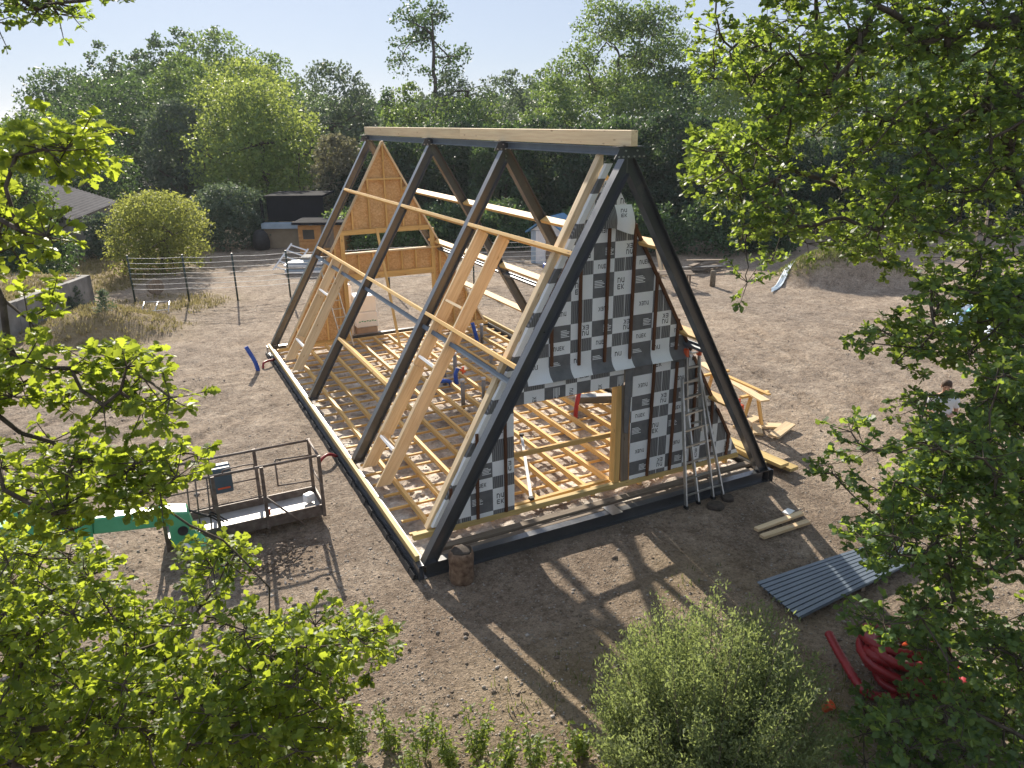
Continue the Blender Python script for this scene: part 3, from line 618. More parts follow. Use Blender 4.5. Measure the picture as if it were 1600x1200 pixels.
nR = 5200; rx, ry = RNG.uniform(.15, 6.85, nR), RNG.uniform(.15, 13.0, nR); rs = RNG.gamma(1.6, .007, nR)+.006
keep = fbm(rx, ry, 23, 3, 1.1) > -.12
rz = .09+.05*fbm(rx, ry, 21, 4, 1.5)+.045*fbm(rx, ry, 22, 3, 5)
rocks('rubble_stones', np.column_stack([rx, ry, rz+rs*.3])[keep], np.minimum(rs, .06)[keep], MAT['rubble'], parent=house, coarse=True)
m = MB(); m.box((0, 0, 0), (6.72, .045, .04)); cbm = m.mesh('cross_batten', MAT['pine'])
for k in range(25): put(cbm, 'cross_batten', house, (3.5+RNG.normal(0, .02), .95+k*.495+RNG.normal(0, .025), .185+RNG.normal(0, .004)), (0, 0, RNG.normal(0, .004)))
m = MB(); m.box((0, 0, 0), (.066, 11.74, .10)); jm = m.mesh('joist', MAT['pine'])
for k in range(1, 14): put(jm, 'joist', house, (.5*k+RNG.normal(0, .008), 6.5+RNG.normal(0, .03), .268), (0, 0, RNG.normal(0, .0012)))
m = MB(); m.beam((.10, 12.47, .275), (6.9, 12.47, .275), .06, .08); m.build('rim_joist', MAT['pine'], house)
m = MB(); m.beam((.35, .30, .225), (6.86, .34, .235), .14, .06); m.build('weathered_plank', MAT['weathered'], house, bevel=.005)
m = MB(); m.beam((.10, .655, .318), (6.86, .655, .318), .10, .10); m.build('gable_sill', MAT['treated'], house, bevel=.004)
m = MB(); m.beam((1.93, .78, .34), (3.94, .86, .34), .08, .05); m.build('threshold_board', MAT['pine'], house, bevel=.004)
m = MB(); m.beam((.16, .13, .20), (3.4, .17, .205), .1, .03); m.beam((3.62, .15, .2), (6.8, .14, .205), .1, .03)
m.build('packing_board', MAT['weathered'], house)
# purlins on both slopes
def purlin(f, n_, s, y0, y1, name='purlin', mat='pine', wd=.065, dp=.16):
    sdir_ = SL if f is sl else SR
    m = MB(); m.beam(f(s, y0, -dp/2), f(s, y1, -dp/2), wd, dp, up=n_); return m.build(name, MAT[mat], house, bevel=.003)
def bays(f, n_, s, y0, y1, **k):
    e = [y0]+[y for y in FR[1:-1] if y0 < y < y1]+[y1]
    for a, b in zip(e[:-1], e[1:]):
        a2 = a+(.084 if a in FR else 0); b2 = b-(.084 if b in FR else 0); purlin(f, n_, s, a2, b2, **k)
bays(sl, NL, 5.2, 0.0, LEN); bays(sl, NL, 3.31, 0.0, LEN)
purlin(sl, NL, 1.70, 4.11, 7.89)
bays(sr, NR, 5.22, 0.0, LEN); bays(sr, NR, 3.33, 0.0, LEN); bays(sr, NR, 1.74, 0.0, LEN)
for a, b in zip(FR[:-1], FR[1:]):
    m = MB(); m.beam(sl(3.06, a+.084, -.12), sl(3.06, b-.084, -.12), 0, 0, up=NL, prof=ibeam(.08, .10, .01, .008)); m.build('steel_purlin', MAT['steel_blue'], house)
    m = MB(); m.beam(sr(3.08, a+.084, -.12), sr(3.08, b-.084, -.12), 0, 0, up=NR, prof=ibeam(.08, .10, .01, .008)); m.build('steel_purlin', MAT['steel_blue'], house)
# window rafters, their sister boards and trimmers on the left slope
def rafter(y, s0, s1, off=-.13, dp=.24, wd=.05, name='rafter', mat='pine_pale'):
    m = MB(); m.beam(sl(s0, y, off), sl(s1, y, off), wd, dp, up=NL, cut0=((0, 0, .345), (0, 0, 1)) if s0 < .3 else None)
    return m.build(name, MAT[mat], house, bevel=.003)
for y0, y1, top, t0, t1 in ((3.45, 2.56, 5.17, 2.55, .86), (11.15, 10.12, 3.28, 2.35, .83)):
    rafter(y0, .12, top); rafter(y1, .12, top)
    rafter(y0-.053, .95, 2.36 if top > 4 else 2.2, name='sister_board'); rafter(y1+.053, .95, 2.3 if top > 4 else 2.15, name='sister_board', mat='pine_pale')
    for s in ((3.72, t0, t1) if top > 4 else (t0, t1)):
        m = MB(); m.beam(sl(s, y1+.08, -.06), sl(s, y0-.08, -.06), .045, .09, up=NL); m.build('trimmer', MAT['white_paint'] if s < 3 else MAT['pine_pale'], house)
# ---- front gable
YM = .62
def xl(z): return .455+(z-.3)/1.765
def xr(z): return 6.88-(z-.3)/1.709
gable = MB()
regU = [(xl(2.63), 2.63), (xr(2.63), 2.63), (3.73, 5.70), (3.54, 5.70)]
regL = [(xl(.37), .37), (1.91, .37), (1.91, 2.627), (xl(2.627), 2.627)]
regH = [(1.914, 2.24), (4.05, 2.24), (4.05, 2.627), (1.914, 2.627)]
regR = [(4.255, .37), (xr(.37), .37), (xr(2.627), 2.627), (4.185, 2.627)]
for reg in (regU, regL, regH, regR):
    gable.prism([(x, YM+.008, z) for x, z in reg], (0, .09, 0))
fg = gable.build('front_gable', MAT['osb'], house)
def clip(poly, conv):
    out = poly
    c = np.array(conv); area = sum(c[i][0]*c[(i+1) % len(c)][1]-c[(i+1) % len(c)][0]*c[i][1] for i in range(len(c)))
    sgn = 1 if area > 0 else -1
    for i in range(len(c)):
        a, b = c[i], c[(i+1) % len(c)]; inp = out; out = []
        def side(p): return sgn*((b[0]-a[0])*(p[1]-a[1])-(b[1]-a[1])*(p[0]-a[0]))
        for j in range(len(inp)):
            p, q = inp[j], inp[(j+1) % len(inp)]; sp, sq = side(p), side(q)
            if sp >= 0: out.append(p)
            if sp*sq < 0: t = sp/(sp-sq); out.append((p[0]+(q[0]-p[0])*t, p[1]+(q[1]-p[1])*t))
        if len(out) < 3: return []
    return out
def q_(x0, z0, x1, z1): return [(x0, z0), (x1, z0), (x1, z1), (x0, z1)]
GLY = {'n': [q_(0, 0, .22, 1), q_(.78, 0, 1, .7), [(.22, .78), (.78, .78), (.62, 1), (.22, 1)], [(.78, .78), (.78, .7), (1, .7), (.62, 1)]],
       'E': [q_(0, .12, .2, .88), q_(.2, .80, .95, 1), q_(.2, .41, .9, .59), q_(.2, 0, .95, .2), [(0, .88), (.2, .88), (.2, 1), (.1, 1)], [(.1, 0), (.2, 0), (.2, .12), (0, .12)]],
       'K': [q_(0, 0, .22, 1), [(.22, .42), (.45, .42), (1, 1), (.72, 1)], [(.36, .52), (.22, .42), (.72, 0), (1, 0)]]}
GLY['u'] = [[(1-x, 1-z) for x, z in p] for p in GLY['n']]
def glyphs(text, x0, z0, cw, ch, gap):
    for i, c in enumerate(text):
        for p in GLY[c]: yield [(x0+i*(cw+gap)+x*cw, z0+z*ch) for x, z in p]
PER = [(0, .38, 'T2'), (.38, .40, 'T1'), (.78, .22, 'S2'), (1.0, .27, 'S1')]; TW, PP = .405, 1.27
def tile_art(kind, even, w_, h_):
    """flat print on one tile: (material, polygon) in tile coordinates"""
    A = []
    def flip(ps): return [[(w_-x, h_-z) for x, z in p] for p in ps]
    two = list(glyphs('nu', .07, h_*.5+.01, .058, .085, .016))+list(glyphs('EK', .07, h_*.5-.10, .058, .085, .016))
    one = list(glyphs('nuEK', .09, h_*.5-.035, .042, .072, .011))
    if even:
        if kind == 'T1': A += [(3, p) for p in two]
        elif kind == 'S1': A += [(3, p) for p in flip(list(glyphs('nu', .06, h_*.5+.008, .055, .08, .016))+list(glyphs('EK', .06, h_*.5-.088, .055, .08, .016)))]
        elif kind == 'S2': A += [(0, q_(w_*.5-.006, 0, w_*.5+.006, h_))]
        elif kind == 'T2': A += [(0, q_(w_*.54, 0, w_*.54+.010, h_))]
    else:
        if kind == 'T2': A += [(3, p) for p in flip(one)]
        elif kind == 'S2': A += [(3, p) for p in one]
        elif kind == 'T1': A += [(0, q_(.03, h_*.42+i*.026, .03+l, h_*.42+i*.026+.013)) for i, l in enumerate((.19, .15, .19, .17, .14))]
        elif kind == 'S1': A += [(0, q_(.22, h_*.25+i*.026, .22+l, h_*.25+i*.026+.013)) for i, l in enumerate((.16, .12, .15, .16, .11))]
    return A
def tile_base(kind, even):
    if even: return {'T1': 0, 'S1': 0, 'S2': 2, 'T2': 2}[kind]
    return {'T1': 1, 'S1': 1, 'S2': 0, 'T2': 0}[kind]
MEMS = [MAT['mem_white'], MAT['mem_dark'], MAT['mem_wood'], MAT['mem_ink']]
def membrane(name, reg, ox, oz, y, parent, rot=False, par0=0):
    m = MB(); xs = [p[0] for p in reg]; zs = [p[1] for p in reg]
    cx, cz = (min(xs)+max(xs))/2, (min(zs)+max(zs))/2
    def T(p): return p if not rot else (ox+(p[1]-oz), oz-(p[0]-ox))     # turned a quarter for the header sheet
    for k in range(-14, 15):
        for r in range(-6, 7):
            for z_, hh, kd in PER:
                x0, z0 = ox+k*TW, oz+r*PP+z_; base = [(x0, z0), (x0+TW, z0), (x0+TW, z0+hh), (x0, z0+hh)]
                b = clip([T(p) for p in base], reg)
                if not b: continue
                ev = (k+par0) % 2 == 0
                m.cur = tile_base(kd, ev); m.add([(x, y, z) for x, z in b], [tuple(range(len(b)))])
                for mi, p in tile_art(kd, ev, TW, hh):
                    c = clip([T((x0+x, z0+z)) for x, z in p], reg)
                    if c: m.cur = mi; m.add([(x, y-.002, z) for x, z in c], [tuple(range(len(c)))])
    return m.build(name, MEMS, parent)
OX, OZ = 3.77, 3.47
membrane('membrane', regU, OX, OZ, YM, fg)
membrane('membrane', regL, 1.51, .37-.30, YM, fg, par0=0)
membrane('membrane', regR, 5.05, .72, YM, fg, par0=1)
membrane('membrane', [(1.917, 2.243), (4.047, 2.243), (4.047, 2.624), (1.917, 2.624)], 2.1, 2.05, YM, fg, rot=True)
# loose bottom hem of the upper sheet, curling outwards
m = MB()
x0 = xl(2.66)+.02
xs = sorted(set([x0, xr(2.63)-.05]+[OX+k*TW+.001 for k in range(-10, 10) if x0 < OX+k*TW < xr(2.6)-.05]))
for a, b in zip(xs[:-1], xs[1:]):
    k = math.floor((a+.01-OX)/TW); m.cur = tile_base('T1', k % 2 == 0); n = 4; V = []; Fq = []
    for j in range(7):
        t = j/6
        for i in range(n+1):
            x = a+(b-a)*i/n; wv = 1+.35*math.sin(x*5.3)+.2*math.sin(x*11)
            V.append((x, YM-.006-.115*t*t*wv, 2.80-.26*t+.04*t*t*wv))
    for j in range(6):
        for i in range(n): c = j*(n+1)+i; Fq.append((c, c+n+1, c+n+2, c+1))
    m.add(V, Fq, None, True)
m.build('loose_hem', MEMS, fg)
# sagging fold of membrane near the top
m = MB(); nU, nV = 10, 8
for part, cur in ((0, 2), (1, 0)):
    V = []; Fq = []; m.cur = cur
    for j in range(nV+1):
        for i in range(nU//2+1):
            u_ = (i+part*(nU//2))/nU; t = j/nV; top = 5.33-.02*u_; bot = 4.98-.10*u_+.03*math.sin(u_*5)
            x = 3.42+.60*u_+(.05*(1-t)*(u_-.5)); z = top+(bot-top)*t
            V.append((x, YM-.012-.13*math.sin(min(1, t*1.15)*math.pi*.62)*(1+.25*math.sin(u_*9)), z))
    w1 = nU//2+1
    for j in range(nV):
        for i in range(nU//2): c = j*w1+i; Fq.append((c, c+w1, c+w1+1, c+1))
    m.add(V, Fq, None, True)
m.cur = 3
for p in list(glyphs('nu', 3.74, 5.215, .05, .055, .014))+list(glyphs('EK', 3.75, 5.14, .05, .055, .014)):
    m.add([(x, YM-.165-.0*z, z) for x, z in p], [tuple(range(len(p)))])
m.build('sagging_fold', MEMS, fg)
# hanging flap beside the door post
m = MB(); m.cur = 1
V = []; Fq = []
for j in range(8):
    t = j/7
    for i in range(5):
        u_ = i/4; V.append((4.05+.17*u_*(1-.55*t)+.03*t, YM-.02-.11*math.sin(u_*3.1)*(1-.4*t), 2.60-1.25*t))
for j in range(7):
    for i in range(4): c = j*5+i; Fq.append((c, c+5, c+6, c+1))
m.add(V, Fq, None, True); m.build('hanging_flap', MEMS, fg)
# vertical battens and raking battens
bat = [(2.58, 2.82, 4.0), (3.11, 2.76, 4.85), (3.63, 2.74, 5.06), (4.13, 2.72, 5.0), (4.62, 2.80, 4.16), (5.13, 2.74, 3.3), (5.62, 2.66, 2.75-.06),
       (.75, .38, 1.05), (1.23, .38, 1.9), (1.73, .38, 2.52), (4.66, .38, 2.58), (5.16, .38, 2.5), (5.62, .38, 2.44), (6.06, .40, 1.66), (6.54, .40, .84)]
for x, a, b in bat:
    if b-a < .2: continue
    m = MB(); m.beam((x+.02*RNG.normal(), YM-.026, a), (x+.01, YM-.026, b), .045, .038, up=(0, 1, 0)); m.build('batten', MAT['batten'], fg)
for a, b in ((5.02, 2.68), (2.55, 1.62), (1.42, .80)):
    m = MB(); m.beam((xr(a)-.03, YM-.028, a), (xr(b)-.03, YM-.028, b), .05, .04, up=(0, 1, 0)); m.build('raking_batten', MAT['batten'], fg)
for a, b in ((4.6, 2.9), (2.5, .5)):
    m = MB(); m.beam((xl(a)+.05, YM-.028, a), (xl(b)+.05, YM-.028, b), .05, .04, up=(0, 1, 0)); m.build('raking_batten', MAT['batten'], fg)
# edge rafters of the gable, door post and brace
m = MB(); m.beam((xl(.37)-.075, YM+.125, .37), (3.585, YM+.125, 6.13), .13, .13, up=(0, 1, 0), cut0=((0, 0, .372), (0, 0, 1)), cut1=((3.535, 0, 0), (1, 0, 0))); m.build('edge_rafter', MAT['pine_pale'], fg, bevel=.003)
m = MB(); nW = 26; za = np.linspace(.42, 5.95, nW); rgw = np.random.default_rng(5)
for i in range(nW-1):                                              # membrane folded round the raking edge
    m.cur = (0, 0, 2, 0, 0, 1)[i % 6]; w0, w1 = .03+.03*rgw.random(), .03+.03*rgw.random(); e0, e1 = xl(za[i])-.10, xl(za[i+1])-.10
    m.add([(e0, YM-.012, za[i]), (e1, YM-.012, za[i+1]), (e1-.012, YM+w1, za[i+1]), (e0-.012, YM+w0, za[i])], [(0, 1, 2, 3)])
    m.add([(e0, YM-.012, za[i]), (xl(za[i])+.01, YM-.010, za[i]), (xl(za[i+1])+.01, YM-.010, za[i+1]), (e1, YM-.012, za[i+1])], [(0, 1, 2, 3)])
m.build('membrane_wrap', MEMS, fg)
m = MB(); m.beam((xr(.37)-.08, YM+.185, .37), (3.46, YM+.185, 5.98), .13, .16, up=(0, 1, 0), cut0=((0, 0, .372), (0, 0, 1)), cut1=((3.61, 0, 0), (1, 0, 0))); m.build('edge_rafter', MAT['pine'], fg, bevel=.003)
m = MB(); m.beam((3.99, YM+.10, .372), (3.99, YM+.10, 2.238), .12, .16, up=(0, 1, 0)); m.build('door_post', MAT['pine'], fg, bevel=.004)
m = MB(); m.beam((4.16, YM+.07, .372), (4.10, YM+.07, 2.238), .16, .12, up=(0, 1, 0)); m.build('door_post', MAT['weathered'], fg, bevel=.004)
m = MB(); m.beam((1.90, YM+.145, 1.30), (3.98, YM+.215, 1.25), .05, .09, up=(0, 0, 1)); m.build('door_brace', MAT['pine'], fg)
# ---- back gable: OSB on studs, seen from inside
YB = 12.50
bgm = empty('back_gable', (0, 0, 0), None, None); bgm.parent = house; bgm.location = Vector((3.5, YB, .3))-wloc(house)
def bxl(z): return .34+(z-.23)*3.36/5.83
def bxr(z): return 6.88-(z-.23)*3.18/5.83
WZ0, WZ1, DZ, WX0, WX1 = 2.93, 3.44, 2.10, 2.36, 5.06
def panel(reg, n='osb_panel'):
    m = MB(); m.prism([(x, YB+.10, z) for x, z in reg], (0, .014, 0)); return m.build(n, MAT['osb'], bgm)
panel([(bxl(WZ1), WZ1), (3.695, WZ1), (3.695, 5.55), (bxl(5.55), 5.55)]); panel([(3.698, WZ1), (bxr(WZ1), WZ1), (bxr(5.55), 5.55), (3.698, 5.55)])
panel([(bxl(.3), .3), (WX0-.003, .3), (WX0-.003, WZ1-.003), (bxl(WZ1), WZ1-.003)]); panel([(WX1+.003, .3), (bxr(.3), .3), (bxr(WZ1), WZ1-.003), (WX1+.003, WZ1-.003)])
panel([(WX0, DZ), (WX1, DZ), (WX1, WZ0), (WX0, WZ0)])
panel([(bxl(5.553), 5.553), (bxr(5.553), 5.553), (3.71, 6.0), (3.69, 6.0)])
def stud(p0, p1, wd=.045, dp=.095, n='stud', mt='pine'):
    m = MB(); m.beam((p0[0], YB+.05, p0[1]), (p1[0], YB+.05, p1[1]), wd, dp, up=(0, 1, 0)); return m.build(n, MAT[mt], bgm, bevel=.002)
for x in (2.2, 2.66, 3.18, 3.70, 4.22, 4.74, 5.1):
    top = min((x-.34)/.5763+.23, (6.88-x)/.5455+.23)-.08
    if top > WZ1+.25: stud((x, WZ1+.16), (x, min(top, 6)))
for x in (.75, 1.2, 1.65, 2.06, 5.34, 5.75, 6.2, 6.5):
    top = min((x-.34)/.5763+.23, (6.88-x)/.5455+.23)-.08; stud((x, .37), (x, top))
stud((WX0-.06, .37), (WX0-.06, WZ1+.05), .12); stud((WX1+.06, .37), (WX1+.06, WZ1+.05), .12)
for x in (2.75, 3.2, 3.65, 4.1, 4.55): stud((x, DZ+.20), (x, WZ0-.07))
stud((WX0, WZ0-.03), (WX1, WZ0-.03), .05, .11, 'window_sill', 'pine_pale'); stud((WX0, DZ+.09), (WX1, DZ+.09), .18, .095, 'lintel')
stud((WX0-.10, WZ1+.08), (WX1-.03, WZ1+.08), .14, .10, 'lintel'); stud((3.13, 5.0), (4.24, 5.0), .05, .097, 'nogging')
stud((bxl(.335), .335), (WX0, .335), .07, .10, 'bottom_plate'); stud((WX1, .335), (bxr(.335), .335), .07, .10, 'bottom_plate')
stud((WX1, WZ0-.03), (bxr(WZ0), WZ0-.03), .05, .097, 'nogging')
m = MB(); m.beam((bxl(.3)+.02, YB+.05, .3), (3.70, YB+.05, 6.05), .05, .11, up=(0, 1, 0)); m.build('edge_rafter', MAT['pine_pale'], bgm)
m = MB(); m.beam((bxr(.3)-.02, YB+.05, .3), (3.70, YB+.05, 6.05), .05, .11, up=(0, 1, 0)); m.build('edge_rafter', MAT['pine_pale'], bgm)
m = MB(); m.beam((3.42, 11.15, .32), (3.34, 12.42, 3.60), .05, .07, up=(1, 0, 0)); m.build('raking_prop', MAT['pine'], house)

# ------------------------------------------------------------------ summer haze
m = MB(); m.box((0, 0, 8.5), (4400, 4400, 25))
hm, hn2, ho = newmat('haze_air'); pv = N(hn2, "ShaderNodeVolumePrincipled"); pv.inputs['Density'].default_value = .0003
pv.inputs['Color'].default_value = (.86, .92, 1.0, 1); pv.inputs['Anisotropy'].default_value = .25
hn2.links.new(pv.outputs[0], ho.inputs['Volume'])
haze = m.build('haze', hm); haze['kind'] = 'stuff'

# ------------------------------------------------------------------ things in and around the house
def corr_tube(m, pts, r, n=10, rib=.006, pitch=.03):
    """ribbed pipe along a smooth path"""
    P = [np.array(p, float) for p in pts]; Q = [P[0]]
    for a, b in zip(P[:-1], P[1:]):
        k = max(1, int(np.linalg.norm(b-a)/(pitch/2)))
        for i in range(1, k+1): Q.append(a+(b-a)*i/k)
    m.tube(Q, [r+(rib if i % 2 else 0) for i in range(len(Q))], n)
def spline(ctrl, n=12):
    c = [np.array(p, float) for p in ctrl]; c = [2*c[0]-c[1]]+c+[2*c[-1]-c[-2]]; out = []
    for i in range(1, len(c)-2):
        for k in range(n):
            t = k/n; out.append(.5*((2*c[i])+(c[i+1]-c[i-1])*t+(2*c[i-1]-5*c[i]+4*c[i+1]-c[i+2])*t*t+(3*c[i]-c[i-1]-3*c[i+1]+c[i+2])*t**3))
    out.append(c[-2]); return out
# aluminium ladder
lad = empty('extension_ladder', (5.3, .0, 0), 'tall aluminium ladder leaning on the black and white gable with orange tips', 'ladder')
def ladder_flight(b0, b1, t0, t1, nr, r=.022, railw=.028, raild=.062, skip=0):
    b0, b1, t0, t1 = map(Vector, (b0, b1, t0, t1))
    for b, t in ((b0, t0), (b1, t1)):
        m = MB(); m.beam(b, t, railw, raild, up=(0, -1, 0)); o = m.build('rail', MAT['alu'], lad)
        if b.z < .3: m = MB(); m.box(b+Vector((0, 0, .005)), (.05, .085, .05)); m.build('rubber_foot', MAT['black_rubber'], o)
    for i in range(skip, nr):
        f = (i+.7)/nr; p, q = b0.lerp(t0, f), b1.lerp(t1, f); m = MB(); m.beam(p, q, .03, .028, up=(0, 0, 1)); m.build('rung', MAT['alu'], lad)
g_ = tz(5.3, -.15)
ladder_flight((4.93, -.20, g_+.03), (5.60, -.14, g_+.03), (5.20, .47, 2.22), (5.58, .47, 2.26), 8)
ladder_flight((5.24, -.16, g_+.03), (5.82, -.16, g_+.03), (5.30, .55, 2.2), (5.62, .50, 2.24), 8)
ladder_flight((5.27, .30, 1.2), (5.57, .30, 1.2), (5.31, .545, 2.72), (5.60, .545, 2.72), 6)
for x in (5.31, 5.60):
    m = MB(); m.box((x, .535, 2.66), (.055, .10, .16)); m.build('end_cap', MAT['orange_red'], lad, bevel=.008)
# log at the corner, stone slabs
p = gp(723, 900); m = MB(); z0 = tz(p[0], p[1])
m.lathe((0, 0, 0), [(.17, -.05), (.19, .05), (.185, .2), (.195, .44), (.185, .50), (.165, .515)], 18, .14)
lg = m.build('log_stub', MAT['log'], loc=(.52, -.36, z0)); tag(lg, 'thick round log stub standing at the near corner of the steel base', 'log')
m = MB(); m.lathe(Vector((.52, -.36, z0+.514)), [(.158, 0), (.14, .018), (.09, .03), (.02, .036)], 16, .2); m.build('log_top', MAT['soil'], lg)
for q_px, r_, lab in (((1113, 789), .15, 'flat round stone slab on the shaded ground by the ladder feet'), ((1132, 777), .12, 'smaller flat stone slab nearer the steel beam beyond the ladder')):
    p = gp(*q_px); m = MB(); m.lathe((0, 0, 0), [(r_*.96, -.02), (r_, .02), (r_*.97, .055), (r_*.9, .065)], 14, .25)
    o = m.build('stone_slab', MAT['soil'], loc=(p[0], p[1]-.08, tz(p[0], p[1]))); tag(o, lab, 'stone', 'stone slabs by the ladder')
# two battens on the ground and a paper label
for a, b, lab in (((1181, 831), (1252, 806), 'short timber plank on the ground, the one farther from the camera'), ((1190, 842), (1262, 819), 'short timber plank on the ground, the one nearer the metal sheets')):
    A, B = gp(*a), gp(*b); z = tz(*A[:2])+.05
    m = MB(); m.beam((A[0], A[1], z), (B[0], B[1], z+.01), .10, .05); o = m.build('timber_plank', MAT['pine_pale'], org=(A[0], A[1], z)); tag(o, lab, 'plank', 'two planks lying before the house')
p = gp(1231, 806); m = MB(); m.box((0, 0, 0), (.20, .13, .012), Matrix.Rotation(.3, 3, 'Z')); o = m.build('paper_sheet', MAT['white_wrap'], loc=(p[0], p[1], tz(p[0], p[1])+.09)); tag(o, 'small white sheet lying at the end of the planks', 'paper')
# profiled metal sheets
c0 = gp(1181, 919); c1 = gp(1248, 976); c2 = gp(1441, 880); c3 = gp(1384, 852)
z0 = .085
st = empty('metal_sheet', (5.6, -3.0, 0), 'large grey blue ribbed metal sheet lying flat on the ground', 'metal sheet')
def bil(u_, v_): return c0*(1-u_)*(1-v_)+c3*u_*(1-v_)+c2*u_*v_+c1*(1-u_)*v_
for layer in range(1):
    m = MB(); V = []; F_ = []; nb = 10; prof = []
    for i in range(nb): b = i/nb; prof += [(b, 0), (b+.012, .030), (b+.026, .030), (b+.038, 0)] if False else [(b+.0, .024), (b+.074, .024), (b+.079, -.004), (b+.095, -.004)]
    prof.append((1.0, .03))
    for u_ in np.linspace(0, 1, 9):
        sag = -.10*(u_ > 10)
        for v_, hz in prof:
            q = bil(u_+.004*layer, v_); V.append((q[0], q[1], z0-.05*layer+hz+.015*math.sin(u_*3)))
    k = len(prof)
    for i in range(8):
        for j in range(k-1): F_.append((i*k+j, i*k+j+1, (i+1)*k+j+1, (i+1)*k+j))
    m.add(V, F_); o = m.build('ribbed_sheet', MAT['sheet'], st)
    sol = o.modifiers.new('thickness', 'SOLIDIFY'); sol.thickness = .004
for u_ in (.08, .5, .9):
    a, b = bil(u_, .03), bil(u_, .97); m = MB(); m.beam((a[0], a[1], .015), (b[0], b[1], .03), .08, .06); m.build('bearer', MAT['weathered'], st)
# red ribbed hose: coil and loose end
hz = empty('red_hose_coil', (4.2, -5.0, 0), 'coil of thick red ribbed hose on the ground in the bottom right', 'hose')
cc = gp(1408, 1066); cx, cy = cc[0], cc[1]
ctrl = []; rh = np.random.default_rng(77); nl_ = 7; off = rh.normal(0, .10, (nl_+2, 2)); tilt = rh.uniform(-.30, .30, (nl_+2, 2)); rad_ = rh.uniform(.34, .50, nl_+2)
for k in range(0, nl_*18+1):
    t = k/18; i0 = int(t); f = t-i0; f = f*f*(3-2*f); L2 = lambda A_: A_[i0]*(1-f)+A_[i0+1]*f
    a = t*2*math.pi; R0 = L2(rad_); o_ = L2(off); ti = L2(tilt); px__, py__ = R0*math.cos(a), R0*math.sin(a)*.9
    ctrl.append((cx+px__+o_[0], cy+py__+o_[1], max(.06, .08+.075*t+ti[0]*px__+ti[1]*py__)))
m = MB(); corr_tube(m, ctrl, .047, 10, .014, .06); m.build('hose_coil', MAT['red'], hz)
e0, e1 = gp(1291, 1008), gp(1352, 1088)
m = MB(); corr_tube(m, spline([(e0[0], e0[1], .20), ((e0[0]*.6+e1[0]*.4), (e0[1]*.6+e1[1]*.4), .10), (e1[0], e1[1], .06), (cx-.35, cy-.20, .07)], 14), .047, 10, .014, .06); m.build('hose_end', MAT['red'], hz)
for q_px, lab, sc in (((1414, 1012), 'orange red plastic cap standing on top of the red hose coil', .09), ((1287, 1108), 'orange red plastic cap on the ground left of the hose coil', .08), ((1527, 1130), 'orange red plastic cap under the leaves right of the hose coil', .07)):
    p = gp(*q_px, z=.45 if q_px[0] == 1414 else .05); m = MB(); m.lathe((0, 0, 0), [(sc*.55, 0), (sc*.6, .02), (sc*.6, .09), (sc*.75, .09), (sc*.75, .13), (sc*.5, .135)], 12)
    o = m.build('plastic_cap', MAT['orange_red'], loc=tuple(p)); o.rotation_euler = (.5, .4, 0); tag(o, lab, 'cap', 'loose plastic caps')
# pipes rising through the floor
pipes = [((695, 600), .62, 'g'), ((712, 598), .78, 'g'), ((724, 637), .68, 'g'), ((768, 578), .55, 'g'), ((756, 622), .5, 'g'), ((753, 535), .55, 'g')]
labs = ['grey pipe stub beside the blue pipe at the middle of the floor', 'tallest grey pipe stub next to the orange valve', 'grey pipe stub nearest the camera on the left half of the floor', 'grey pipe stub right of the steel purlin end', 'grey pipe stub beside the front gable rafter', 'grey pipe stub by the blue pipe near the back gable']
for ((u_, v_), hh, _), lab in zip(pipes, labs):
    p = gp(u_, v_, .12); m = MB(); m.tube([(0, 0, 0), (0, 0, hh)], .05, 12); o = m.build('floor_pipe', MAT['grey_pipe'], loc=(p[0], p[1], .1)); tag(o, lab, 'pipe', 'grey pipes rising from the floor')
    m = MB(); m.tube([(p[0], p[1], .1+hh), (p[0], p[1], .1+hh+.06)], .057, 12); m.build('pipe_cap', MAT['cap'], o)
def bent(name, ctrl, r, mat, lab, cat, grp=None):
    m = MB(); corr_tube(m, spline(ctrl, 10), r, 10, r*.12, r*.8); o = m.build(name, MAT[mat], org=tuple(ctrl[0])); return tag(o, lab, cat, grp)
p = gp(690, 602, .3); bent('blue_pipe', [(p[0]-.35, p[1]-.15, .32), (p[0]-.1, p[1], .40), (p[0]+.2, p[1]+.05, .36), (p[0]+.32, p[1]+.1, .2)], .05, 'blue', 'blue bent pipe lying across the joists at the middle of the floor', 'pipe', 'blue pipes')
p = gp(713, 598, .2); bent('blue_pipe', [(p[0]-.02, p[1]-.1, .15), (p[0]-.05, p[1]-.1, .45), (p[0]+.02, p[1]-.1, .62)], .05, 'blue', 'short blue upright pipe beside the orange valve', 'pipe', 'blue pipes')
m = MB(); m.box((0, 0, 0), (.16, .05, .05), Matrix.Rotation(.5, 3, 'Y')); m.tube([(0, 0, -.08), (.02, 0, .1)], .03, 8); o = m.build('orange_valve', MAT['orange_red'], loc=(p[0]+.13, p[1]-.14, .55)); tag(o, 'orange valve between the blue pipe and the grey pipes', 'valve')
p = gp(745, 535, .15); bent('blue_pipe', [(p[0]+.02, p[1], .15), (p[0]-.03, p[1], .4), (p[0]-.12, p[1]+.03, .78)], .055, 'blue', 'blue upright pipe near the foot of the back gable', 'pipe', 'blue pipes')
p = gp(899, 650, .25); bent('red_pipe', [(p[0], p[1], .2), (p[0]+.02, p[1], .45), (p[0]+.10, p[1]+.02, .80)], .048, 'red', 'red upright pipe seen through the door opening', 'pipe')
p = gp(510, 728); z = tz(*p[:2]); bent('red_pipe', [(p[0]-.16, p[1]-.1, z-.03), (p[0]-.12, p[1]-.02, z+.13), (p[0]+.08, p[1]+.1, z+.19), (p[0]+.28, p[1]+.2, z+.06)], .03, 'red', 'short red pipe bent out of the ground beside the steel platform', 'pipe')
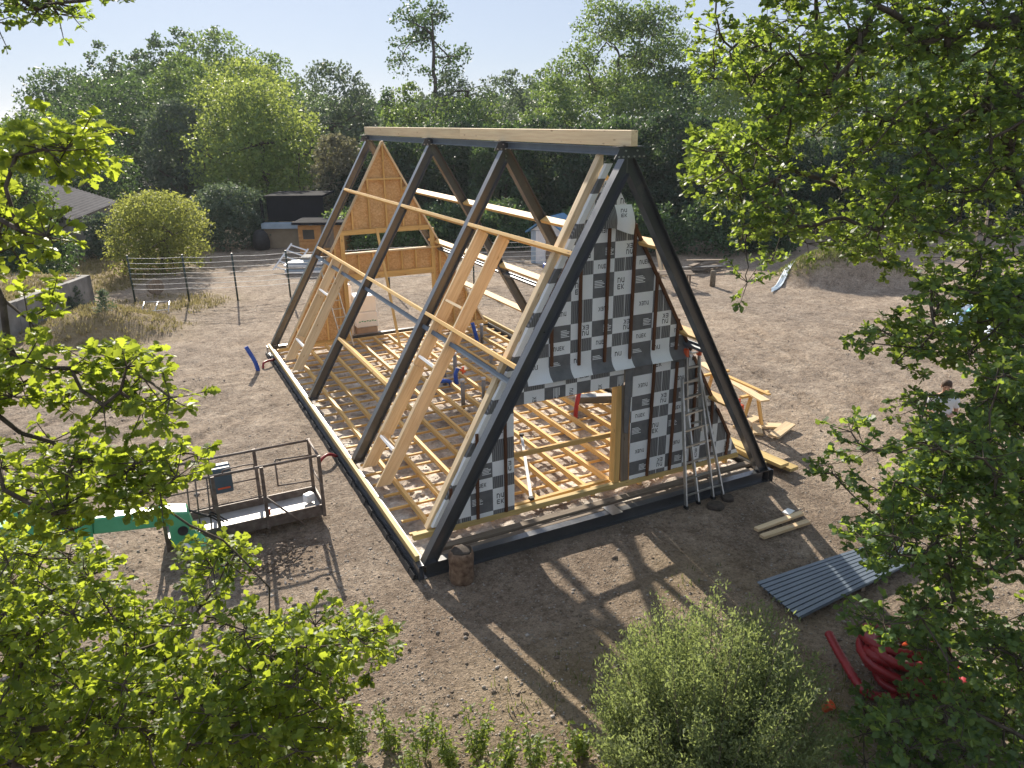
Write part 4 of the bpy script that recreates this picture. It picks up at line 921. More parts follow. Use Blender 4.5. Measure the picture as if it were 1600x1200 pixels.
p = gp(403, 580); z = tz(*p[:2]); bent('blue_pipe', [(p[0]+.02, p[1], z-.05), (p[0]-.05, p[1]+.02, z+.28), (p[0]-.22, p[1]+.1, z+.70)], .055, 'blue', 'blue pipe sticking out of the ground beyond the back left corner', 'pipe', 'blue pipes')
p = gp(413, 575); bent('red_pipe', [(p[0]-.05, p[1]-.1, z+.0), (p[0]+.02, p[1], z+.14), (p[0]+.35, p[1]+.3, z+.10)], .03, 'red', 'red pipe end beside the blue pipe beyond the back left corner', 'pipe')
p = gp(928, 632, .35); m = MB(); m.beam((p[0]-.3, p[1]+.25, .46), (p[0]+.45, p[1]-.1, .46), .24, .16); o = m.build('black_duct', MAT['steel'], org=(p[0], p[1], .38)); tag(o, 'black rectangular duct lying on the joists behind the red pipe', 'duct')
m = MB(); m.beam((p[0]+.1, p[1]+.06, .548), (p[0]+.42, p[1]-.08, .548), .2, .012); m.build('duct_flange', MAT['cap'], o)
A, B = gp(815, 683, .36), gp(830, 783, .36); m = MB(); m.beam((A[0], A[1], .38), (B[0], B[1], .42), .055, .03); o = m.build('spirit_level', MAT['alu'], org=tuple(A)); tag(o, 'long silver straightedge lying on the joists inside the door opening', 'straightedge')
for P_ in (A, B): m = MB(); m.box((P_[0], P_[1], .415), (.075, .075, .05)); m.build('end_cap', MAT['black_rubber'], o)
# perforated aluminium ladder standing by the back gable
pl_ = empty('leaning_ladder', (2.1, 11.9, .3), 'narrow white ladder leaning inside against the orange back gable', 'ladder')
b_ = yp(545, 545, 11.7); t_ = yp(511, 425, 12.36)
for dx in (-.16, .16):
    m = MB(); m.beam((b_[0]+dx, b_[1], .32), (t_[0]+dx, t_[1], t_[2]), .03, .08, up=(0, -1, 0)); m.build('rail', MAT['alu'], pl_)
for i in range(9):
    f = (i+.6)/9; m = MB(); m.beam((b_[0]+(t_[0]-b_[0])*f-.16, b_[1]+(t_[1]-b_[1])*f, .32+(t_[2]-.32)*f), (b_[0]+(t_[0]-b_[0])*f+.16, b_[1]+(t_[1]-b_[1])*f, .32+(t_[2]-.32)*f), .035, .03); m.build('rung', MAT['alu'], pl_)
# wrapped packs outside the back door
pk = gp(576, 529); bx0, by0 = pk[0]+.05, pk[1]+.45
zz = tz(bx0, by0)
m = MB(); m.box((0, 0, .16), (.64, .60, .32)); o = m.build('cardboard_box', MAT['card'], loc=(bx0, by0, zz), bevel=.01); tag(o, 'brown cardboard box at the bottom of the white packs behind the house', 'box')
hs = zz+.325
for i, (hh, lab) in enumerate(((.50, 'white wrapped pack with a green print on the cardboard box'), (.52, 'white wrapped pack on top of the pile behind the house'))):
    m = MB(); m.box((0, 0, hh/2), (.72-.02*i, .66, hh)); o = m.build('wrapped_pack', MAT['white_wrap'], loc=(bx0-.02*i, by0, hs), bevel=.03); tag(o, lab, 'pack', 'white packs behind the house')
    if i == 0:
        for k in range(7): m = MB(); m.box((bx0-.26+k*.085, by0-.333, hs+.2+.015*(k % 2)), (.06, .004, .03)); m.build('printed_mark', MAT['print_green'], o)
    hs += hh+.005
m = MB(); m.box((0, 0, .85), (.55, .6, 1.7)); o = m.build('wrapped_pack', MAT['white_wrap'], loc=(bx0-.62, by0+.25, zz), bevel=.06); tag(o, 'taller pale wrapped pack left of the cardboard box pile', 'pack', 'white packs behind the house')

# ------------------------------------------------------------------ boom lift with its work platform
PX0, PX1, PY0, PY1, PZ, PT = -3.42, -.92, 2.42, 3.15, .17, 1.25
lift = empty('boom_lift', (-4.6, 2.6, 0), 'green boom lift with a rusty railed work platform beside the house', 'boom lift')
m = MB(); m.box(((PX0+PX1)/2, (PY0+PY1)/2, PZ), (PX1-PX0, PY1-PY0, .04)); m.build('platform_deck', MAT['deck'], lift)
for (a, b) in (((PX0, PY0-.015), (PX1, PY0-.015)), ((PX0, PY1+.015), (PX1, PY1+.015)), ((PX1+.015, PY0), (PX1+.015, PY1)), ((PX0-.015, PY0), (PX0-.015, PY1))):
    m = MB(); m.beam((a[0], a[1], PZ+.06), (b[0], b[1], PZ+.06), .025, .2); m.build('toe_board', MAT['rust'], lift)
def rail(pts, r=.022, name='rail'): m = MB(); m.tube(pts, r, 8); return m.build(name, MAT['rust'], lift)
for y in (PY0, PY1):
    rail([(PX0, y, PT), (PX1, y, PT)], .024); rail([(PX0+.02, y, .72), (-1.86, y, .72)], .014)
    for x in (PX0, -2.62, -1.86, PX1): m = MB(); m.box((x, y+(.03 if y > 3 else -.03), (PT+.12)/2), (.055, .05, PT-.10)); m.build('stanchion', MAT['rust'], lift)
for x in (PX0, PX1): rail([(x, PY0, PT), (x, PY1, PT)]); rail([(x, PY0, .72), (x, PY1, .72)], .014)
for x in (-3.05, -2.92, -2.75): rail([(x, PY0, .22), (x+.05, PY0, PT)], .012)
rail([(-1.86, PY0-.05, .72), (-1.30, PY0-.30, .16)], .018, 'brace')
rail(spline([(-2.45, PY0, PT), (-2.42, PY0, PT+.07), (-2.0, PY0, PT+.08), (-1.97, PY0, PT)], 6), .012, 'grab_handle')
rail(spline([(-3.0, PY0, PT), (-2.98, PY0, PT+.06), (-2.7, PY0, PT+.07), (-2.67, PY0, PT)], 6), .012, 'grab_handle')
m = MB()                                                                    # folding gate frame
for a, b in (((-1.55, PY1-.12, 1.05), (PX1-.05, PY1-.2, 1.05)), ((-1.55, PY1-.12, .55), (PX1-.05, PY1-.2, .55)), ((-1.55, PY1-.12, 1.05), (-1.55, PY1-.12, .55)), ((PX1-.05, PY1-.2, 1.05), (PX1-.05, PY1-.2, .55))): m.tube([a, b], .015, 6)
o = m.build('gate_frame', MAT['rust'], lift)
m = MB(); m.box((-2.46, PY1-.16, .93), (.34, .26, .46)); o = m.build('control_box', MAT['blue_box'], lift, bevel=.02)
m = MB(); m.box((-2.44, PY1-.295, .80), (.2, .006, .03)); m.build('red_stripe', MAT['orange_red'], o)
m = MB(); m.box((-1.08, PY0+.4, .30), (.18, .14, .16), Matrix.Rotation(.4, 3, 'Z')); o = m.build('tool_case', MAT['white_wrap'], org=(-1.08, PY0+.4, .2), bevel=.02); tag(o, 'small pale case on the work platform at its right end', 'case')
m = MB(); m.box((-1.83, PY0-.012, .42), (.05, .06, .12)); m.build('orange_tag', MAT['orange_red'], lift)
# boom, jib and base
m = MB(); m.prism([(-3.35, 1.95, 1.02), (-3.05, 1.95, .95), (-2.98, 1.95, .50), (-3.12, 1.95, .34), (-3.36, 1.95, .45)], (0, .34, 0)); jib = m.build('jib_head', MAT['green_paint'], lift, bevel=.02)
m = MB(); m.tube([(-3.17, 1.925, .66), (-3.17, 1.955, .66)], .075, 16); m.build('pivot_hole', MAT['black_rubber'], jib)
m = MB(); m.beam((-3.10, 2.1, .50), (-2.62, 1.72, -.0), .2, .16); m.build('jib_link', MAT['green_paint'], lift, bevel=.01)
m = MB(); m.tube([(-3.2, 1.85, .55), (-2.86, 1.70, -.03)], .035, 8); m.build('hydraulic_ram', MAT['alu'], lift)
m = MB(); m.beam((-3.2, 2.2, .82), (PX0+.3, PY0+.05, .5), .16, .12); m.build('platform_arm', MAT['steel'], lift)
m = MB(); m.beam((-9.2, 2.0, 1.5), (-4.35, 2.10, 1.02), .34, .42); bo = m.build('boom', MAT['green_paint'], lift, bevel=.03)
m = MB(); m.beam((-4.35, 2.10, 1.02), (-3.2, 2.12, .86), .22, .26); m.build('inner_boom', MAT['green_paint'], lift, bevel=.02)
m = MB(); m.box((-5.15, 2.08, 1.42), (.26, .24, .30)); m.build('boom_box', MAT['green_paint'], lift, bevel=.02)
m = MB(); m.box((-4.75, 1.92, 1.02), (.22, .02, .06)); m.build('boom_slot', MAT['black_rubber'], bo)
m = MB(); m.tube([(-2.55, 1.92, .10), (-2.55, 2.12, .10)], .13, 14); m.build('small_wheel', MAT['black_rubber'], lift)
m = MB()
for k in range(3): m.tube(spline([(-3.1, 2.2, .9), (-2.9+.05*k, 2.25, .75-.04*k), (-2.7, 2.35, .55+.05*k), (-2.6+.06*k, 2.42, .4)], 8), .014, 6)
m.build('cables', MAT['black_rubber'], lift)['kind'] = 'stuff'
bp = gp(10, 935); bxx, byy = -6.7, 2.0
m = MB(); m.prism([(bxx-1.0, byy-.55, .45), (bxx+.75, byy-.55, .45), (bxx+.95, byy-.55, .95), (bxx+.6, byy-.55, 1.25), (bxx-1.0, byy-.55, 1.35)], (0, 1.5, 0)); m.build('chassis', MAT['green_paint'], lift, bevel=.04)
for x in (bxx-.9, bxx+.75):
    for y in (byy-.72, byy+1.1):
        m = MB(); m.tube([(x, y, .38), (x, y+.28, .38)], .38, 20); wh = m.build('wheel', MAT['black_rubber'], lift)
        m = MB(); m.tube([(x, y-.012, .38), (x, y+.292, .38)], .20, 14); m.build('rim', MAT['green_paint'], wh)

# ------------------------------------------------------------------ fence, wall, farm things behind the house
fp = [gp(*q)[:2] for q in ((212, 475), (296, 472), (372, 471), (454, 464), (609, 454))]
dlast = np.array(fp[-1])-np.array(fp[-2]); fp += [tuple(np.array(fp[-1])+dlast*k*.9) for k in (1, 2, 3)]
fen = empty('wire_fence', (fp[1][0], fp[1][1], 0), 'dark post and white wire fence running behind the house', 'fence')
for p in fp:
    z = tz(*p); m = MB(); m.tube([(p[0], p[1], z-.1), (p[0], p[1], z+1.85)], .035, 8); m.build('post', MAT['post'], fen)
for k in range(7):
    hh = .55+.2*k; m = MB(); pts = []
    for a, b in zip(fp[:-1], fp[1:]):
        for i in range(6): f = i/6; x, y = a[0]+(b[0]-a[0])*f, a[1]+(b[1]-a[1])*f; pts.append((x, y-.04, hh+.0*x-.03*math.sin(math.pi*f)+tz(*a)*(1-f)+tz(*b)*f))
    m.tube(pts, .011, 4); m.build('wire', MAT['wire'], fen)
# retaining wall along the bank
wl = empty('retaining_wall', (WB[0], WB[1], 0), 'low grey concrete retaining wall below the dry grass bank on the left', 'wall')
LWALL = np.linalg.norm(WB-WA); ns = 5
for i in range(ns):
    a = WA+WD*(LWALL*i/ns); b = WA+WD*(LWALL*(i+1)/ns-.02)
    m = MB(); m.prism([(a[0], a[1], -.3), (b[0], b[1], -.3), (b[0], b[1], 1.16), (a[0], a[1], 1.14)], (WN[0]*.24, WN[1]*.24, 0)); m.build('concrete_panel', MAT['concrete'], wl)
a = WB; b = WB+WN*7; m = MB(); m.prism([(a[0], a[1], -.3), (b[0], b[1], -.3), (b[0], b[1], 1.3), (a[0], a[1], 1.16)], (-WD[0]*.24, -WD[1]*.24, 0)); m.build('concrete_panel', MAT['concrete'], wl)
def face_box(name, px0, px1, ptop, pbot, depth_m, mat, parent=None, zlo=None):
    """a box standing on the ground, its front facing the camera, sized from two photo edges"""
    A, B = gp(px0, pbot), gp(px1, pbot); return A, B
def oriented(c, ang): return Matrix.Translation(Vector(c)) @ Matrix.Rotation(ang, 4, 'Z')
VANG = -YAW
def building(origin, label, cat, name):
    e = empty(name, origin, label, cat); e.rotation_euler = (0, 0, VANG); return e
def lbox(parent, name, c, s, mat, R=None, bevel=0):
    m = MB(); m.box(c, s, R); me = m.mesh(name, MAT[mat]); o = bpy.data.objects.new(name, me); COL.objects.link(o); o.parent = parent
    return o
def lprism(parent, name, poly, d, mat):
    m = MB(); m.prism(poly, d); me = m.mesh(name, MAT[mat]); o = bpy.data.objects.new(name, me); COL.objects.link(o); o.parent = parent; return o
# barn with a grey sheet roof on the left
p = at(95, 320, 41); bz_ = 1.3
barn = empty('barn', (p[0], p[1], 0), 'low barn with a weathered grey corrugated roof behind the bank on the left', 'barn')
R1, R2, R3 = at(38, 271, 46), at(184, 316, 43), at(112, 345, 37.5); R4 = R1+(R3-R2)
nrm_ = np.cross(R2-R1, R4-R1); nrm_ /= np.linalg.norm(nrm_); nrm_ *= np.sign(nrm_[2])
nrib = 26; V = []
m = MB()
for i in range(nrib*2+1):
    f = i/(nrib*2)
    for e_, g__ in ((R1, R2), (R4, R3)):
        q = e_+(g__-e_)*f+nrm_*(.05 if i % 2 else 0); V.append(q)
m.add(V, [(2*i, 2*i+2, 2*i+3, 2*i+1) for i in range(nrib*2)]); o = m.build('roof', MAT['roof_sheet'], barn); sol = o.modifiers.new('t', 'SOLIDIFY'); sol.thickness = .03
def barn_wall(a, b):
    m = MB(); t = np.array([0, 0, -.12]); q = [a+t, b+t, np.array([b[0], b[1], -.2]), np.array([a[0], a[1], -.2])]
    d = np.cross(b-a, [0, 0, 1.]); d = d/np.linalg.norm(d)*.12; m.prism(q, d); m.build('wall', MAT['concrete'], barn)
ctr = (R1+R2+R3+R4)/4
cs = [ctr+(r-ctr)*.93 for r in (R1, R2, R3, R4)]
for i in range(4): barn_wall(cs[i], cs[(i+1) % 4])
# dark sheeted shelter with a tan wall
A = gp(412, 392); B = gp(484, 389); dep = float((A-CAM)@FWD); wdt = 74*dep/FPX
sh = building(((A[0]+B[0])/2, (A[1]+B[1])/2, 0), 'black sheeted shelter on a tan wall under the dark trees behind the fence', 'shelter', 'shelter')
lbox(sh, 'wall', (0, .6, .55), (wdt*1.0, .3, 1.1), 'tan_wall'); lbox(sh, 'ledge', (.0, .5, 1.26), (wdt*1.02, .6, .28), 'pale_blue')
lbox(sh, 'sheeting', (.35, 1.2, 2.05), (wdt*1.18, .2, 1.28), 'black_cloth'); lbox(sh, 'roof', (.35, 2.5, 2.75), (wdt*1.25, 3, .1), 'black_cloth')
for x in (-wdt*.55, wdt*.55+.5): lbox(sh, 'post', (x, 1.0, 1.35), (.12, .12, 2.7), 'black_cloth')
p = gp(408, 390); m = MB(); m.lathe((0, 0, 0), [(.3, 0), (.42, .15), (.45, .5), (.36, .9), (.2, 1.08), (.06, 1.12)], 14, .3); o = m.build('black_sack', MAT['black_rubber'], loc=(p[0], p[1]-.3, 0)); tag(o, 'full black sack left of the tan wall behind the fence', 'sack')
# little wooden cabin
p = gp(505, 402); cab = building((p[0], p[1], 0), 'small orange wooden cabin with a dark flat roof behind the left roof frame', 'cabin', 'cabin')
for k in range(8):
    lbox(cab, 'wall_board', (0, 0, .13+k*.2), (2.3, .06, .19), 'orange_wood')
    lbox(cab, 'wall_board', (-1.13, 1.0, .13+k*.2), (.06, 1.9, .19), 'orange_wood')
lbox(cab, 'wall', (1.13, 1.0, .85), (.06, 1.9, 1.7), 'orange_wood'); lbox(cab, 'roof', (.1, .9, 1.76), (2.9, 2.6, .12), 'black_cloth')
wf = lbox(cab, 'window_frame', (-.62, -.045, 1.18), (.72, .04, .62), 'orange_wood'); lbox(wf, 'pane', (-.62, -.068, 1.18), (.58, .012, .48), 'glass')
lbox(cab, 'door', (.35, -.045, .85), (.62, .04, 1.5), 'weathered'); lbox(cab, 'bench_top', (.1, -.4, .5), (1.6, .4, .05), 'orange_wood')
# playhouse with a blue roof
p = gp(851, 414); ph = building((p[0], p[1], 0), 'small white playhouse with a blue roof seen through the right side of the frame', 'playhouse', 'playhouse'); ph.rotation_euler = (0, 0, VANG-.5)
for k in range(6): lbox(ph, 'wall_board', (-.66+k*.13, 0, .8), (.12, .06, 1.6), 'pale_blue' if k < 2 else 'white_paint')
lbox(ph, 'wall', (-.72, .8, .8), (.05, 1.5, 1.6), 'pale_blue'); lbox(ph, 'wall', (.98, .8, .8), (.05, 1.5, 1.6), 'pale_blue'); lbox(ph, 'back_wall', (.13, 1.57, .8), (1.7, .05, 1.6), 'pale_blue')
d_ = lbox(ph, 'door', (.5, .02, .7), (.86, .05, 1.4), 'weathered'); lbox(ph, 'door_head', (.5, -.0, 1.51), (.9, .06, .2), 'white_paint')
lprism(ph, 'gable', [(-.72, -.02, 1.62), (.98, -.02, 1.62), (.13, -.02, 2.15)], (0, .05, 0), 'white_paint')
lprism(ph, 'roof', [(-.9, -.25, 1.52), (-.9, 1.8, 1.52), (.13, 1.8, 2.22), (.13, -.25, 2.22)], (-.03, 0, .06), 'blue_roof')
lprism(ph, 'roof', [(1.16, -.25, 1.52), (1.16, 1.8, 1.52), (.133, 1.8, 2.22), (.133, -.25, 2.22)], (.03, 0, .06), 'blue_roof')
p = gp(862, 418); m = MB(); m.lathe((0, 0, 0), [(.38, 0), (.45, .1), (.44, .3), (.40, .34), (.1, .30)], 16); o = m.build('blue_tub', MAT['blue'], loc=(p[0]-.3, p[1]-.6, 0)); tag(o, 'round blue tub in front of the white playhouse', 'tub')
# stacked frames, ladders and scrap behind the fence
p = gp(440, 426); fr = empty('aluminium_frame', (p[0], p[1], 0), 'white ladder frame leaning askew behind the fence post', 'frame'); fr.rotation_euler = (-.9, .25, VANG-.3)
for x in (-.45, .45): lbox(fr, 'rail', (x, 0, .85), (.06, .05, 1.7), 'white_paint')
for k in range(5): lbox(fr, 'rung', (0, 0, .2+k*.35), (.84, .04, .05), 'white_paint')
for k, (q_px, s_, lab) in enumerate((((468, 425), (1.1, .8, .5), 'low pale stack of sheets behind the fence next to the leaning frame'), ((490, 424), (.8, .8, .75), 'taller pale stack of blocks behind the fence by the cabin'))):
    p = gp(*q_px); e = building((p[0], p[1], 0), lab, 'stack', 'material_stack'); e['group'] = 'material stacks behind the fence'
    nL = 5 + k
    for i in range(nL): lbox(e, 'slab', (RNG.normal(0, .05), RNG.normal(0, .04), s_[2]*(i+.5)/nL), (s_[0]*RNG.uniform(.85, 1), s_[1], s_[2]/nL*.86), ('white_wrap', 'pale_blue', 'concrete')[i % 3], Matrix.Rotation(RNG.normal(0, .05), 3, 'Z'))
p = gp(236, 492); m = MB()
for a, b in (((0, 0, .1), (.9, -.1, .1)), ((.9, -.1, .1), (1.0, .4, .3)), ((0, 0, .1), (.15, .45, .35)), ((.15, .45, .35), (1.0, .4, .3)), ((.45, -.05, .1), (.6, .42, .32)), ((0, 0, .1), (0, 0, -.1)), ((.9, -.1, .1), (.9, -.1, -.1))): m.tube([a, b], .022, 6)
o = m.build('bent_trolley_frame', MAT['alu'], loc=(p[0]-.3, p[1], tz(p[0], p[1]))); tag(o, 'bent light metal frame lying beside the small grassy mound', 'frame')
p = gp(246, 466); m = MB(); m.tube([(0, -.1, .32), (0, .1, .32)], .32, 18); m.tube([(0, -.14, .32), (0, .14, .32)], .09, 10); o = m.build('cable_drum', MAT['weathered'], loc=(p[0], p[1]+.6, tz(p[0], p[1]))); o.rotation_euler = (0, 0, .4); tag(o, 'old round cable drum behind the fence under the round bush', 'drum')
# yard to the right behind the house
p = gp(1113, 448); m = MB(); m.lathe((0, 0, 0), [(.11, -.1), (.11, .62), (.1, .66), (.02, .67)], 12, .1); o = m.build('wooden_post', MAT['bark_pale'], loc=(p[0], p[1], tz(p[0], p[1]))); tag(o, 'short brown post standing alone in the open yard behind the house', 'post')
p = gp(1042, 432); e = empty('timber_trestle', (p[0], p[1], 0), 'leaning timber props behind the right side of the gable', 'props')
for k, (dx, ln) in enumerate(((-.25, .0), (.02, .25), (.3, .1))): m = MB(); m.beam((p[0]+dx, p[1]+.1*k, 0), (p[0]+dx+.12, p[1]+.7, 1.25+ln), .13, .06, up=(0, -1, 0)); m.build('prop', MAT['pine_pale'], e)
p = gp(1052, 450); e = building((p[0], p[1], 0), 'rough low trestle table of grey planks behind the gable', 'table', 'trestle_table')
for k in range(3): lbox(e, 'plank', (0, -.25+k*.22, .62+.02*k), (1.5, .18, .04), 'weathered', Matrix.Rotation(.05*(k-1), 3, 'Z'))
for x in (-.6, .6):
    for y in (-.25, .2): lbox(e, 'leg', (x, y, .3), (.07, .07, .6), 'weathered')
p = gp(1098, 420); e = building((p[0], p[1], 0), 'flat pile of grey boards and sheet scrap near the dark hedge', 'board pile', 'board_pile')
for k in range(9): lbox(e, 'board', (RNG.normal(0, .3), RNG.normal(0, .5), .06+.05*k), (2.4*RNG.uniform(.6, 1), .22, .035), ('weathered', 'concrete', 'weathered')[k % 3], Matrix.Rotation(RNG.normal(.25, .35), 3, 'Z'))
p = gp(1250, 412); m = MB(); V = []
for j in range(9):
    for i in range(13):
        u_, v_ = i/12, j/8; q = gp(1205+u_*44, 452-u_*30+v_*8); V.append((q[0], q[1], tz(q[0], q[1])+.03+.05*RNG.random()))
m.add(V, [(j*13+i, j*13+i+1, (j+1)*13+i+1, (j+1)*13+i) for j in range(8) for i in range(12)], None, True); o = m.build('blue_tarp', MAT['pale_blue'], org=(p[0], p[1], 0)); tag(o, 'pale blue tarp lying along the left foot of the grassy mound', 'tarp')
for (u0, u1, v0, v1, hh, mt, lab) in ((1478, 1535, 478, 512, .55, 'tarp', 'crumpled pale blue cover half hidden by the right oak leaves'), (1528, 1600, 492, 530, .45, 'turq', 'turquoise paddling pool cover half hidden by oak leaves at the right edge'), (1545, 1610, 468, 500, .8, 'white_wrap', 'white crumpled sheeting heap at the far right behind leaves')):
    V = []; nI, nJ = 14, 9; c_ = gp((u0+u1)/2, (v0+v1)/2)
    for j in range(nJ):
        for i in range(nI):
            q = gp(u0+(u1-u0)*i/(nI-1), v1+(v0-v1)*j/(nJ-1)); e_ = min(1, 4*min(i/(nI-1), 1-i/(nI-1)))*min(1, 4*min(j/(nJ-1), 1-j/(nJ-1)))
            V.append((q[0], q[1], tz(q[0], q[1])+.01+e_*hh*(.6+.6*RNG.random())))
    m = MB(); m.add(V, [(j*nI+i, j*nI+i+1, (j+1)*nI+i+1, (j+1)*nI+i) for j in range(nJ-1) for i in range(nI-1)], None, True); o = m.build('cover_heap', MAT[mt], org=(c_[0], c_[1], 0)); tag(o, lab, 'cover')
    if mt == 'turq': o.data.materials[0] = MAT['tarp']; m = MB(); m.lathe((0, 0, 0), [(1.0, .0), (1.08, .1), (1.0, .22), (.9, .2)], 20); q = put(m.mesh('pool_ring', MAT['turq']), 'pool_ring', o, (c_[0], c_[1], .3))
p = gp(1516, 395); e = empty('leaning_poles', (p[0], p[1], 0), 'pale poles leaning in the dark gap behind the right oak', 'poles')
for dx in (-.35, .25, .95): m = MB(); m.tube([(p[0]+dx, p[1], 0), (p[0]+dx+.35, p[1]+.3, 2.0)], .07, 8); m.build('pole', MAT['cutwood'], e)
# work trestle with a long board, offcuts and stacked boards on the right
A, B = gp(1140, 660), gp(1176, 652); tr = empty('saw_horse', ((A[0]+B[0])/2, (A[1]+B[1])/2, 0), 'wooden work trestle on thin legs beyond the right leg of the frame', 'trestle')
t0, t1 = np.array([8.42, 2.35, 0]), np.array([8.80, 1.55, 0])
for k, t in enumerate((np.array([8.85, 3.6, 0]), np.array([8.60, 2.05, 0]))):
    for sx in (-.32, .32):
        m = MB(); m.beam((t[0]+sx, t[1], .0), (t[0]+sx*.3, t[1], .78), .06, .06, up=(0, 1, 0)); m.build('leg', MAT['pine'], tr)
    m = MB(); m.beam((t[0]-.4, t[1], .805), (t[0]+.4, t[1], .805), .08, .05); m.build('top_rail', MAT['pine'], tr)
m = MB(); m.beam((8.97, 4.3, .85), (8.42, 1.55, .85), .22, .035); o = m.build('long_board', MAT['pine_pale'], org=(8.6, 2.9, .85)); tag(o, 'long pale board lying on the work trestle', 'board')
m = MB(); m.beam((8.80, 3.7, .885), (8.7, 1.72, .89), .10, .03); o = m.build('long_board', MAT['pine'], org=(8.75, 2.7, .89)); tag(o, 'narrow board lying on top of the wide board on the trestle', 'board')
p = gp(1150, 640); m = MB(); m.box((0, 0, .12), (.2, .3, .2)); m.tube([(-.1, 0, .2), (-.1, 0, .32), (.1, 0, .32), (.1, 0, .2)], .02, 6); o = m.build('red_toolbox', MAT['orange_red'], loc=(p[0], p[1], tz(p[0], p[1]))); tag(o, 'small red tool case under the work trestle', 'tool case')
offs = (((1168, 655), .9, .22, .3, 'offcut board lying flat under the trestle'), ((1195, 662), .8, .24, -.5, 'pale offcut board right of the trestle legs'), ((1222, 672), .85, .24, .35, 'outermost offcut board with a long shadow on the open earth'), ((1183, 668), .6, .2, .9, 'short offcut board between the trestle and the outer offcut'))
for i, (q_px, ln, wd, an, lab) in enumerate(offs):
    p = gp(*q_px, .05); m = MB(); m.box((0, 0, 0), (ln, wd, .05)); o = m.build('offcut_board', MAT['pine_pale'], loc=(p[0], p[1], tz(p[0], p[1])+.05+.055*(i == 2))); o.rotation_euler = (.02, -.05*(i == 2), an); tag(o, lab, 'board', 'offcut boards by the trestle')
for i, (a, b, lab) in enumerate((((7.32, 2.1), (7.50, .0), 'upper yellow board of the pair passing under the right steel leg'), ((7.52, 1.9), (7.72, -.05), 'lower yellow board of the pair, the outer one by the right steel leg'), ((7.38, 3.4), (7.42, 1.4), 'yellow board on the ground along the right side of the floor'))):
    z = (.19, .08, .06)[i]; m = MB(); m.beam((a[0], a[1], z), (b[0], b[1], z), .24, .07); o = m.build('yellow_board', MAT['treated'], org=(a[0], a[1], z), bevel=.004); tag(o, lab, 'board', 'yellow boards by the right leg')

# ------------------------------------------------------------------ trees behind the site
def crown_points(nblob, nleaf, shape, R, seed, shell=.72):
    """leaf places on clumps spread through a crown; unit crown of half-width R[0..1], height R[2], base at z=0"""
    rg = np.random.default_rng(seed); C = []; r = []
    if shape in ('round', 'sparse'):
        while len(C) < nblob:
            p = rg.uniform(-1, 1, 3); q = np.linalg.norm(p)
            if q > 1 or q < .25: continue
            C.append(np.array([p[0]*R[0]*.86, p[1]*R[1]*.86, (p[2]*.9+1)/2*R[2]])); r.append(rg.uniform(.13, .24)*R[0])
    else:
        for i in range(nblob):
            z = (i+rg.random())/nblob; a = i*2.39996+rg.normal(0, .4)
            if shape == 'cone': wz = (1-z)**.75
            else: wz = (1.0 if z < .4 else math.sqrt(max(0, 1-((z-.4)/.6)**2)))*(.88+.12*min(1, z/.25))
            br = (.30 if shape == 'dome' else .42)*R[0]*(.45+.55*wz)*rg.uniform(.75, 1.25)
            rr = max(0, wz*R[0]-br*.75)*rg.uniform(.72, 1.03)
            C.append(np.array([math.cos(a)*rr, math.sin(a)*rr*R[1]/R[0], min(z*R[2], R[2]-br*.75)])); r.append(br)
        for i in range(nblob//4):
            z = rg.uniform(.15, .8); C.append(np.array([rg.normal(0, .2)*R[0], rg.normal(0, .2)*R[1], z*R[2]])); r.append(.36*R[0]*(1-z*.6))
        nblob = len(C)
    C = np.array(C); r = np.array(r)
    w_ = r**2; bi = rg.choice(nblob, nleaf, p=w_/w_.sum())
    d = norm(rg.normal(0, 1, (nleaf, 3))); d[:, 2] = np.where(rg.random(nleaf) < .6, np.abs(d[:, 2]), d[:, 2])
    rad = r[bi]*(shell+(1-shell)*rg.random(nleaf)**.5)*(1+.28*rg.normal(0, 1, nleaf)*.6)
    sh = rg.random(nleaf) < .15; k3 = rg.integers(0, 3, nleaf); sd3 = norm(rg.normal(0, 1, (nblob, 3, 3))*[1, 1, .7]+[0, 0, .8])
    d = np.where(sh[:, None], norm(sd3[bi, k3]+rg.normal(0, .06, (nleaf, 3))), d); rad = np.where(sh, r[bi]*rg.uniform(.9, 1.5, nleaf), rad)
    P = C[bi]+d*rad[:, None]*np.array([1, 1, .85]); return P, d, C, rg
CARD = (np.array([(0, 0, 0), (.45, .36, .10), (1, 0, -.05), (.45, -.36, .10)]), np.array([(0, 3, 2, 1)]))
DENS = 1.35
G = 'trees of the wood behind the site'
